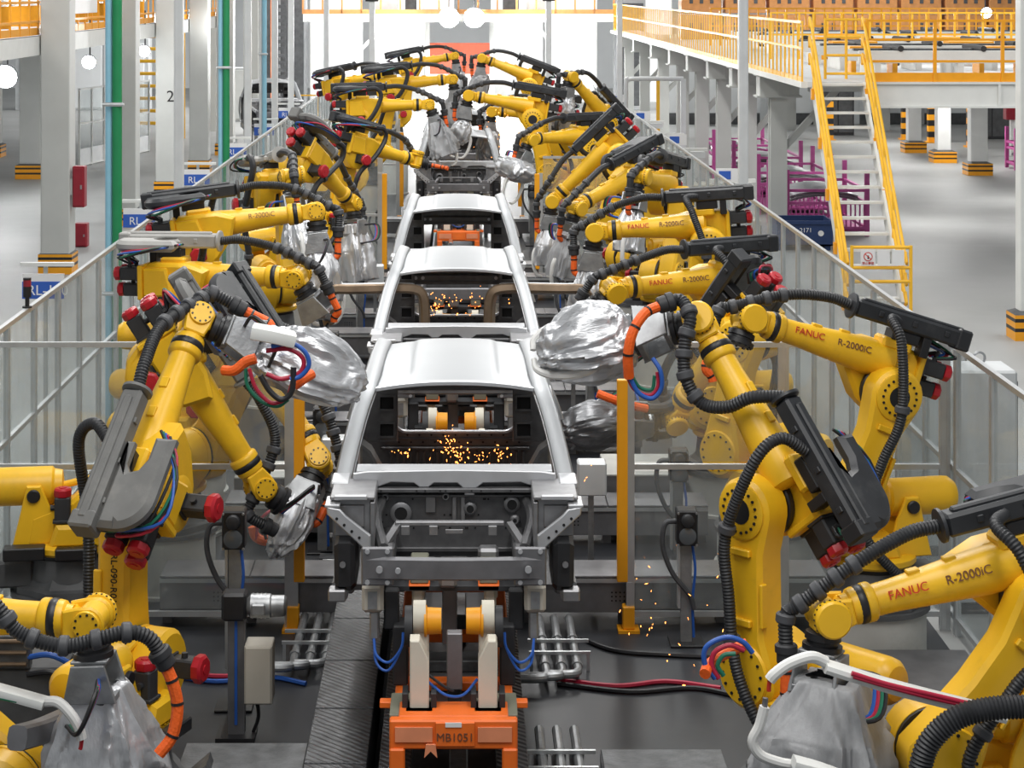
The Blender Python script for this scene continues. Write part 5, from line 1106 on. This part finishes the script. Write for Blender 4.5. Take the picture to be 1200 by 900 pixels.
# bronze gun frames through the second body
for k, xs, sx in (('L3', (385, 497), 1), ('R3', (688, 574), -1)):
    Y = 21.1; P = lambda x, y: at(x, y, Y)
    a, b = xs; e = 7 * sx
    path = smooth_path(to_robot(k, [P(a, 380), P(a, 352), P(a + e * .4, 343), P(a + e * 1.3, 339), P(a + e * 4, 339), P(b - e * 4, 338), P(b - e * 1.2, 340), P(b - e * .3, 346), P(b, 358), P(b + e * .1, 384)]), 4)
    fr = MB().tube(path, .05, 10, sq=(.095, .052), up=(0, 1, 0)).build('gun_frame', 'bronze', RB[k][0])
    cap = MB().tube(smooth_path([q + Vector((0, 0, .048)) for q in path[14:24]], 2), .02, 8, sq=(.07, .008), up=(0, 1, 0)).build('edge_plate', 'alu_pale', fr)
    FLm = RB[k][4]; p0 = FLm @ Vector((.22, 0, 0)); p1 = path[6]; p2 = path[1]
    MB().bar(p0, p1, .12, .10, ch=.01).build('adapter_arm', 'steel', RB[k][0]); MB().bar(p0, p2, .08, .07, ch=.01).build('adapter_arm', 'gunmetal', RB[k][0])
    pts = [p0, (p0 + p2) / 2 + Vector((0, 0, -.15)), p2 + Vector((0, 0, -.05))]
    MB().tube(smooth_path(pts, 6), .02, 8).build('cable', 'cable_black', RB[k][0])
# white gun arms on the two foremost robots
def gun_arms(k, specs):
    for i, (nm, m, pts, r) in enumerate(specs):
        pts = to_robot(k, pts)
        if isinstance(r, tuple): MB().tube(smooth_path(pts, 5), .03, 10, sq=r, up=(0, 0, 1)).build(nm, m, RB[k][0])
        else: MB().tube(smooth_path(pts, 6), r, 10).build(nm, m, RB[k][0])
gun_arms('L0', [('gun_beam', 'white_paint', [at(-60, 795, 11.75), at(-10, 807, 11.75), at(52, 824, 11.75)], (.030, .065)),
    ('electrode_arm', 'white_pipe', [at(52, 822, 11.75), at(68, 823, 11.72), at(82, 836, 11.7), at(92, 852, 11.7), at(96, 866, 11.7)], .030),
    ('electrode_tip', 'red', [at(96, 866, 11.7), at(95, 874, 11.7), at(94, 878, 11.7)], .012), ('cable', 'cable_green', [at(-40, 812, 11.7), at(0, 818, 11.7), at(20, 822, 11.7)], .012),
    ('lower_beam', 'gunmetal', [at(20, 865, 11.6), at(45, 858, 11.9), at(75, 845, 12.3)], (.07, .06))])
gun_arms('R0', [('gun_beam', 'white_paint', [at(966, 780, 11.7), at(1050, 806, 11.7), at(1175, 838, 11.75)], (.030, .085)),
    ('electrode_arm', 'white_pipe', [at(968, 776, 11.7), at(950, 770, 11.68), at(925, 778, 11.66), at(908, 790, 11.65), at(902, 797, 11.65)], .034),
    ('electrode_tip', 'ink_red', [at(902, 797, 11.65), at(901, 806, 11.65), at(901, 810, 11.65)], .013),
    ('electrode_arm', 'white_pipe', [at(896, 828, 11.6), at(890, 850, 11.6), at(882, 868, 11.6), at(890, 884, 11.6), at(912, 893, 11.6), at(935, 897, 11.6)], .030),
    ('electrode_tip', 'gunmetal', [at(897, 818, 11.6), at(896, 828, 11.6), at(896, 832, 11.6)], .016),
    ('gun_beam', 'white_paint', [at(930, 893, 11.5), at(965, 903, 11.5), at(1010, 920, 11.5)], (.030, .07)),
    ('cable', 'cable_red', [at(998, 789, 11.60), at(1040, 802, 11.60), at(1100, 816, 11.62), at(1150, 828, 11.64)], .014), ('cable', 'cable_red', [at(1000, 793, 11.60), at(1045, 806, 11.60), at(1100, 820, 11.62), at(1140, 828, 11.64)], .012),
    ('cable_loop', 'cable_blue', [at(838, 795, 12.1), at(826, 778, 12.1), at(828, 758, 12.1), at(850, 747, 12.1), at(870, 752, 12.1), at(882, 765, 12.1)], .016),
    ('cable_loop', 'cable_red', [at(842, 795, 12.1), at(834, 780, 12.1), at(838, 764, 12.1), at(855, 756, 12.1), at(872, 762, 12.1)], .016),
    ('cable_loop', 'cable_green', [at(848, 792, 12.1), at(841, 780, 12.1), at(848, 768, 12.1), at(862, 766, 12.1)], .014),
    ('orange_sleeve', 'hose_orange', [at(826, 790, 12.05), at(832, 778, 12.15), at(852, 765, 12.2), at(876, 754, 12.2)], .034)])
# big hose crossing the corner below the lettered robot
mb, q = corr_hose([at(1075, 915, 11.4), at(1088, 872, 11.4), at(1120, 842, 11.4), at(1165, 830, 11.4), at(1230, 828, 11.4)], .068, True, 14)
t = tag(mb.build('corrugated_hose', 'hose'), 'thick black corrugated hose arching in the corner below the lettered arm', 'hose')
# hoses and cables hanging on the near guns
gun_arms('R1', [('cable_loop', 'cable_blue', [at(738, 442, 13.9), at(748, 460, 13.9), at(764, 467, 13.9), at(775, 455, 13.9), at(774, 435, 13.9), at(765, 420, 13.95)], .016), ('cable_loop', 'cable_red', [at(735, 442, 13.92), at(744, 457, 13.92), at(762, 463, 13.92), at(771, 452, 13.92), at(770, 436, 13.92)], .012), ('cable_loop', 'cable_green', [at(740, 440, 13.94), at(750, 454, 13.94), at(764, 456, 13.94), at(767, 440, 13.94)], .012)])
gun_arms('R13', [('orange_sleeve', 'hose_orange', [at(700, 461, 19.6), at(718, 468, 19.6), at(740, 475, 19.65), at(758, 479, 19.7)], .042), ('hose_end', 'hose_grey', [at(758, 479, 19.7), at(778, 478, 19.8), at(796, 468, 19.9), at(804, 455, 19.9)], .055)])
gun_arms('L1', [('cable_loop', 'cable_blue', [at(318, 406, 13.6), at(340, 402, 13.6), at(357, 412, 13.6), at(362, 428, 13.6), at(352, 441, 13.6), at(340, 444, 13.6)], .016), ('cable_loop', 'cable_red', [at(312, 411, 13.62), at(338, 409, 13.62), at(355, 420, 13.62), at(352, 436, 13.62), at(330, 444, 13.62), at(312, 438, 13.62)], .016),
  ('cable_loop', 'cable_green', [at(288, 432, 13.65), at(290, 452, 13.65), at(306, 470, 13.65), at(325, 476, 13.65), at(338, 468, 13.65)], .013), ('cable_loop', 'cable_black', [at(305, 440, 13.6), at(316, 458, 13.6), at(330, 468, 13.6), at(342, 458, 13.6), at(344, 430, 13.6)], .02), ('cable_loop', 'cable_red', [at(292, 432, 13.63), at(300, 455, 13.63), at(318, 472, 13.63), at(336, 466, 13.63), at(342, 450, 13.63)], .014),
  ('orange_sleeve', 'hose_orange', [at(262, 434, 13.75), at(275, 434, 13.7), at(288, 424, 13.7), at(300, 420, 13.7)], .035), ('orange_sleeve', 'hose_orange', [at(345, 452, 13.8), at(356, 444, 13.8), at(366, 438, 13.85)], .035),
  ('guard_plate', 'white_paint', [at(296, 388, 13.62), at(318, 392, 13.62), at(344, 398, 13.65)], (.05, .10))])
gun_arms('L2', [('orange_sleeve', 'hose_orange', [at(322, 628, 17.9), at(310, 634, 17.85), at(299, 628, 17.85), at(296, 617, 17.85)], .042), ('orange_sleeve', 'hose_orange', [at(322, 634, 17.85), at(330, 632, 17.85), at(338, 626, 17.9)], .045), ('cable_loop', 'cable_red', [at(300, 632, 17.82), at(303, 612, 17.82), at(312, 602, 17.82), at(318, 598, 17.9)], .014), ('cable_loop', 'cable_black', [at(312, 632, 17.8), at(308, 615, 17.8), at(314, 604, 17.85)], .014), ('guard_plate', 'alu_pale', [at(338, 570, 18.0), at(352, 566, 18.0), at(368, 558, 18.1)], (.09, .02))])
# ------------------------------------------------------------------ things standing in the cells
def duct(label, x0, x1, Y, d, z0, z1, legs=True, group='cross ducts'):
    t = thing('cable_duct', label, 'duct', (x0, Y, 0.004), 0, group); L = x1 - x0
    MB().bx(0, L, 0, d, z0, z1 - .02).build('channel', 'gunmetal', t)
    n = max(1, round(L / .8))
    for k in range(n): MB().bx(L * k / n + .004, L * (k + 1) / n - .004, -.03, d + .03, z1 - .02, z1, .004).build('cover_plate', 'gunmetal', t)
    MB().bx(0, L, -.035, -.0, z1 - .06, z1 - .025).build('edge_strip', 'alu', t)
    if legs:
        for k in range(n + 1): x = .05 + (L - .1) * k / n; MB().bx(x - .04, x + .04, .1, .2, 0, z0).build('leg', 'gunmetal', t)
    m = MB()
    for i in range(4):
        for j in range(3): m.cyl((L * .3 + i * .035, -.004, z0 + .10 + j * .035), (L * .3 + i * .035, .001, z0 + .10 + j * .035), .008, n=6)
    m.build('vent_holes', 'void', t)
duct('grey cross duct beside the cross fence, column row side', -2.55, -1.02, 17.28, .42, .12, .44)
duct('grey cross duct beside the cross fence, stair side', .50, 3.1, 17.28, .42, .12, .44)
duct('grey cross duct behind the light curtain, column row side', -2.3, -1.02, 19.9, .45, .10, .40); duct('grey cross duct behind the light curtain, stair side', .45, 2.4, 19.8, .45, .10, .40)
for k, Y in enumerate((23.6, 25.4, 29.6, 31.4, 35.4, 37.0, 44.3)):
    duct('grey cross duct further down the line, column row side', -2.1, -1.05, Y, .45, .10, .42, True, 'far cross ducts column row side'); duct('grey cross duct further down the line, stair side', .5, 2.1, Y, .45, .10, .42, True, 'far cross ducts stair side')
def floor_pipes(label, x, Y0, Y1, n, dx=.125, turn=-1):
    t = thing('floor_pipes', label, 'pipe', (x, Y0, 0.004), 0)
    L = Y1 - Y0
    for k in range(n):
        pts = smooth_path([(k * dx + turn * .28 - turn * k * 0.02, -.02 + .05 * k, .10), (k * dx + turn * .06, -.02 + .05 * k, .10), (k * dx, .05 + .05 * k, .10), (k * dx, .35, .10), (k * dx, L, .10)], 5)
        p = MB().tube(pts, .034, 10).build('pipe', 'steel', t)
        for y in (.25, L * .6): MB().cyl((k * dx, y, .10), (k * dx, y + .06, .10), .044, n=10).build('coupling', 'steel', p)
    for y in (.45, .75 if L > .8 else .6): MB().bx(-.12, (n - 1) * dx + .12, y, y + .025, .13, .155).build('clamp_bar', 'alu', t)
    for y in (.45,): 
        for xx in (-.1, (n - 1) * dx + .1): MB().bx(xx - .012, xx + .012, y, y + .025, 0, .13).build('clamp_leg', 'alu', t)
floor_pipes('row of steel floor pipes beside the walkway, column row side', -1.32, 15.95, 17.25, 3)
floor_pipes('row of steel floor pipes beside the front carrier, stair side', .66, 15.7, 17.2, 3)
floor_pipes('row of steel floor pipes in the foreground by the carrier legs', .56, 13.3, 14.6, 3)
floor_pipes('steel floor pipes behind the front car wing, column row side', -1.15, 18.0, 19.2, 2)
def sensor(label, x, Y, h, group=None, rz=0.0):
    t = thing('sensor_stand', label, 'sensor', (x, Y, .004), rz, group)
    MB().bx(-.14, .14, -.14, .14, 0, .02, .004).build('base_plate', 'black', t); MB().bx(-.045, .045, -.03, .03, .02, h - .05).build('post', 'steel', t); MB().bx(-.07, -.05, -.05, .05, .3, h - .1).build('side_plate', 'alu', t)
    hd = MB().bx(-.085, .085, -.12, .05, h - .09, h + .20, .012).build('sensor_head', 'black', t)
    MB().lathe((0, -.12, h - .005), (0, -1, 0), [(0, .07), (.015, .072), (.02, .06)], 18).build('lens', 'lens', hd); MB().lathe((0, -.11, h + .12), (0, -1, 0), [(0, .06), (.05, .05), (.06, .03)], 14).build('cap', 'black_soft', hd)
    for sx in (-.075, .075):
        for z in (h - .08, h + .18): MB().cyl((sx, -.13, z), (sx, -.115, z), .010, n=6).build('screw', 'steel', hd)
    MB().tube(smooth_path([(-.085, -.05, h + .10), (-.18, -.07, h + .08), (-.20, -.08, h - .10), (-.12, -.08, h - .32), (.02, -.08, h - .5), (.06, -.07, h - .62)], 6), .022, 8).build('hose', 'hose_grey', t)
    MB().tube(smooth_path([(.05, -.03, h - .1), (.07, -.06, h - .3), (.05, -.05, h - .55), (.06, -.04, .06)], 5), .012, 6).build('cable', 'cable_blue', t)
sensor('black sensor head on a stand by the beige control box', -1.70, 15.35, 1.30)
sensor('black sensor head on a stand between the light curtain and the stair side robot', 1.86, 16.85, .92)
sensor('black sensor head on a stand behind the cross fence, stair side', 1.98, 18.6, 1.02)
sensor('black sensor head on a stand beside the raised gun of the drum robot', -1.33, 19.6, 1.2)
for k, (x, Y) in enumerate(((-1.55, 24.5), (1.6, 25), (-1.5, 30.6), (1.55, 28.9), (1.6, 34), (-1.5, 38), (1.5, 43))):
    sensor('small black sensor stand among the robots further down the line', x, Y, 1.1, 'sensor stands further down')
for x, Y, lb in ((1.15, 18.4, 'pale grey junction box on a post behind the light curtain'), (-1.22, 19.4, 'pale grey junction box on a post beside the duct'), (1.3, 24, 'pale grey junction box on a post by the third car body'), (-1.35, 31.5, 'pale grey junction box on a post beside the gap in the line')):
    t = thing('junction_box', lb, 'box', (x, Y, .004)); MB().bx(-.10, .16, -.1, .1, .85, 1.15, .015).build('case', 'alu_pale', t); MB().bx(-.09, .15, -.11, -.1, .86, 1.14, .006).build('lid', 'alu_pale', t); MB().bx(.0, .05, .0, .05, 0, .85).build('post', 'steel', t); MB().bx(-.12, .16, -.12, .12, 0, .02).build('base_plate', 'steel_dark', t)
# control box with motor on a post by the walkway
t = thing('control_post', 'post with beige control box and small grey motor beside the walkway', 'control box', (-1.62, 14.75, .004))
MB().bx(-.06, .06, -.05, .05, 0, 1.05).build('post', 'gunmetal', t); MB().bx(-.01, .01, -.06, -.05, .1, 1.0).build('cable_strip', 'cable_blue', t)
MB().bx(-.14, .14, -.14, .14, 0, .03).build('base_plate', 'black', t)
b = MB().bx(.07, .27, -.16, .06, .28, .70, .008).build('box', 'beige', t); MB().bx(.08, .26, -.172, -.16, .29, .69, .004).build('lid', 'beige', b)
m = MB().lathe((.08, -.06, .96), (1, 0, 0), [(0, .05), (.03, .085), (.17, .085), (.18, .075), (.27, .075), (.285, .06)], 16); m.bx(.12, .22, -.17, -.12, .92, 1.0, .01); m.build('motor', 'steel', t)
for x in (.12, .15, .18, .21): MB().lathe((x, -.06, .96), (1, 0, 0), [(0, .09), (.008, .09)], 16).build('cooling_fin', 'steel', t)
MB().bx(-.1, .08, -.12, .04, .86, 1.06, .02).build('gearbox', 'black', t)
MB().tube(smooth_path([(.15, -.05, .28), (.16, -.03, .15), (.12, .0, .03)], 5), .014, 6).build('cable', 'cable_black', t)
# white plates, pallets and steps
def platform(label, x0, x1, Y0, Y1, h, m='gunmetal', group=None):
    t = thing('steel_platform', label, 'platform', (x0, Y0, .004), 0, group); L = x1 - x0; n = max(1, round(L / .7))
    MB().bx(0, L, 0, Y1 - Y0, 0, h - .02).build('frame', 'gunmetal', t)
    for k in range(n): MB().bx(L * k / n + .004, L * (k + 1) / n - .004, -.01, Y1 - Y0, h - .02, h, .004).build('plate', m, t)
platform('low steel step in the foreground, column row side', -1.86, -1.03, 12.9, 13.8, .30, 'steel_dark'); platform('dark plate bed in the foreground, stair side', 0.95, 1.78, 12.7, 13.9, .22, 'steel_dark')
platform('steel platform below the raised robot, stair side', 2.35, 3.9, 14.3, 15.75, .30, 'gunmetal')
platform('long steel ramp plate along the fence, stair side', 3.64, 3.95, 12.95, 14.2, .45, 'steel_dark')
platform('pale steel block behind the front car body, stair side', 1.45, 2.24, 20.4, 21.3, .55, 'drum_white'); platform('pale steel block behind the front car body, column row side', -2.28, -1.35, 20.5, 21.2, .5, 'drum_white')
t = thing('wedge_bracket', 'black angled steel bracket at the foot of the front robot, column row side', 'bracket', (-1.95, 12.55, 0.004)); MB().prism([(0, .3), (.38, .62), (.40, .56), (.02, .05)], 'xz', 0, .25, .01).build('plate', 'steel_dark', t); MB().bx(0, .2, .02, .22, 0, .3).build('foot', 'steel_dark', t)
# valve manifold with hoses near the fence
t = thing('valve_manifold', 'brass valve manifold with red and blue hoses near the fence, column row side', 'manifold', (-3.15, 14.55, .004))
MB().bx(-.5, .35, -.2, .25, 0, .62, .02).build('cabinet', 'cast_grey', t); MB().bx(-.1, .12, -.22, -.12, .62, .86, .01).build('block', 'steel_dark', t)
for i, cm in enumerate(('cable_red', 'hose_grey', 'cable_blue', 'cable_red', 'cable_black')):
    s_ = -1 if i % 2 else 1; MB().tube(smooth_path([(s_ * .1, -.2, .82 - .06 * i), (s_ * .3, -.24, .84 - .06 * i), (s_ * .55, -.2, .66 - .06 * i), (s_ * .68, -.1, .3), (s_ * .7, 0, .02)], 6), .020, 8).build('hose', cm, t)
for z in (.66, .74, .82): MB().cyl((-.1, -.23, z), (.1, -.23, z), .016, n=8).build('fitting', 'bronze', t)
# floor cables
for i, (cm, pts, lb) in enumerate((('cable_red', [(.75, 15.9), (1.2, 15.75), (1.6, 15.85), (2.0, 15.7)], 'red air hose lying on the dark floor by the pipes'), ('cable_black', [(.75, 15.8), (1.3, 15.62), (1.8, 15.7), (2.2, 15.45)], 'black air hose lying on the dark floor by the pipes'),
    ('cable_black', [(1.0, 16.9), (1.25, 16.6), (1.6, 16.5), (2.1, 16.45), (2.6, 16.6)], 'black cable behind the light curtain foot'), ('cable_blue', [(-2.3, 16.0), (-1.9, 15.85), (-1.5, 15.95), (-1.2, 15.8)], 'blue air hose lying by the floor pipes, column row side'),
    ('cable_red', [(-2.3, 16.1), (-1.9, 15.97), (-1.55, 16.05)], 'red air hose lying beside the blue one'), ('cable_black', [(.7, 18.6), (1.1, 18.4), (1.6, 18.5), (2.2, 18.2)], 'black cable bundle on the floor beyond the cross fence'), ('cable_red', [(.7, 18.75), (1.0, 18.62), (1.3, 18.6)], 'red cable on the floor beyond the cross fence'))):
    tag(MB().tube(smooth_path([(x, y, .024) for x, y in pts], 8), .019, 6).build('air_hose', cm), lb, 'hose')
# welding sparks
def sparks(label, pts, seed, r=.012):
    rnd = random.Random(seed); m = MB()
    for (c, n, sp) in pts:
        for k in range(n):
            p = Vector(c) + Vector((rnd.gauss(0, sp[0]), rnd.gauss(0, sp[1]), rnd.gauss(0, sp[2]))); d = Vector((rnd.gauss(0, .5), 0, rnd.gauss(-.5, .6))).normalized() * (.004 + .010 * rnd.random() ** 2)
            q = r * (.3 + .8 * rnd.random()); m.lathe(p - d, d, [(0, .001), (d.length, q * .5), (2 * d.length, .001)], 5)
    o = m.build('welding_sparks', 'spark'); tag(o, label, 'sparks', None, 'stuff')
sparks('orange welding sparks flying inside the front car body', [(at(470, 532, 16.6), 10, (.05, .1, .03)), (at(525, 530, 16.7), 30, (.06, .1, .05)), (at(548, 535, 16.7), 30, (.10, .1, .04)), (at(590, 530, 16.7), 16, (.05, .1, .05)), (at(527, 512, 16.8), 10, (.02, .05, .06))], 1)
sparks('orange welding sparks flying inside the second car body', [(at(530, 352, 21.6), 36, (.16, .1, .06)), (at(570, 350, 21.6), 14, (.10, .1, .06)), (at(510, 362, 21.6), 12, (.06, .1, .03))], 2, .014)
sparks('thin orange sparks falling near the light curtain', [(at(770, 690, 16.5), 18, (.25, .3, .25)), (at(685, 550, 17), 4, (.05, .05, .06)), (at(820, 740, 15), 12, (.25, .3, .25))], 3, .010)
sparks('orange sparks beside the fourth car body', [(at(585, 150, 41), 40, (.25, .2, .3))], 4, .03)
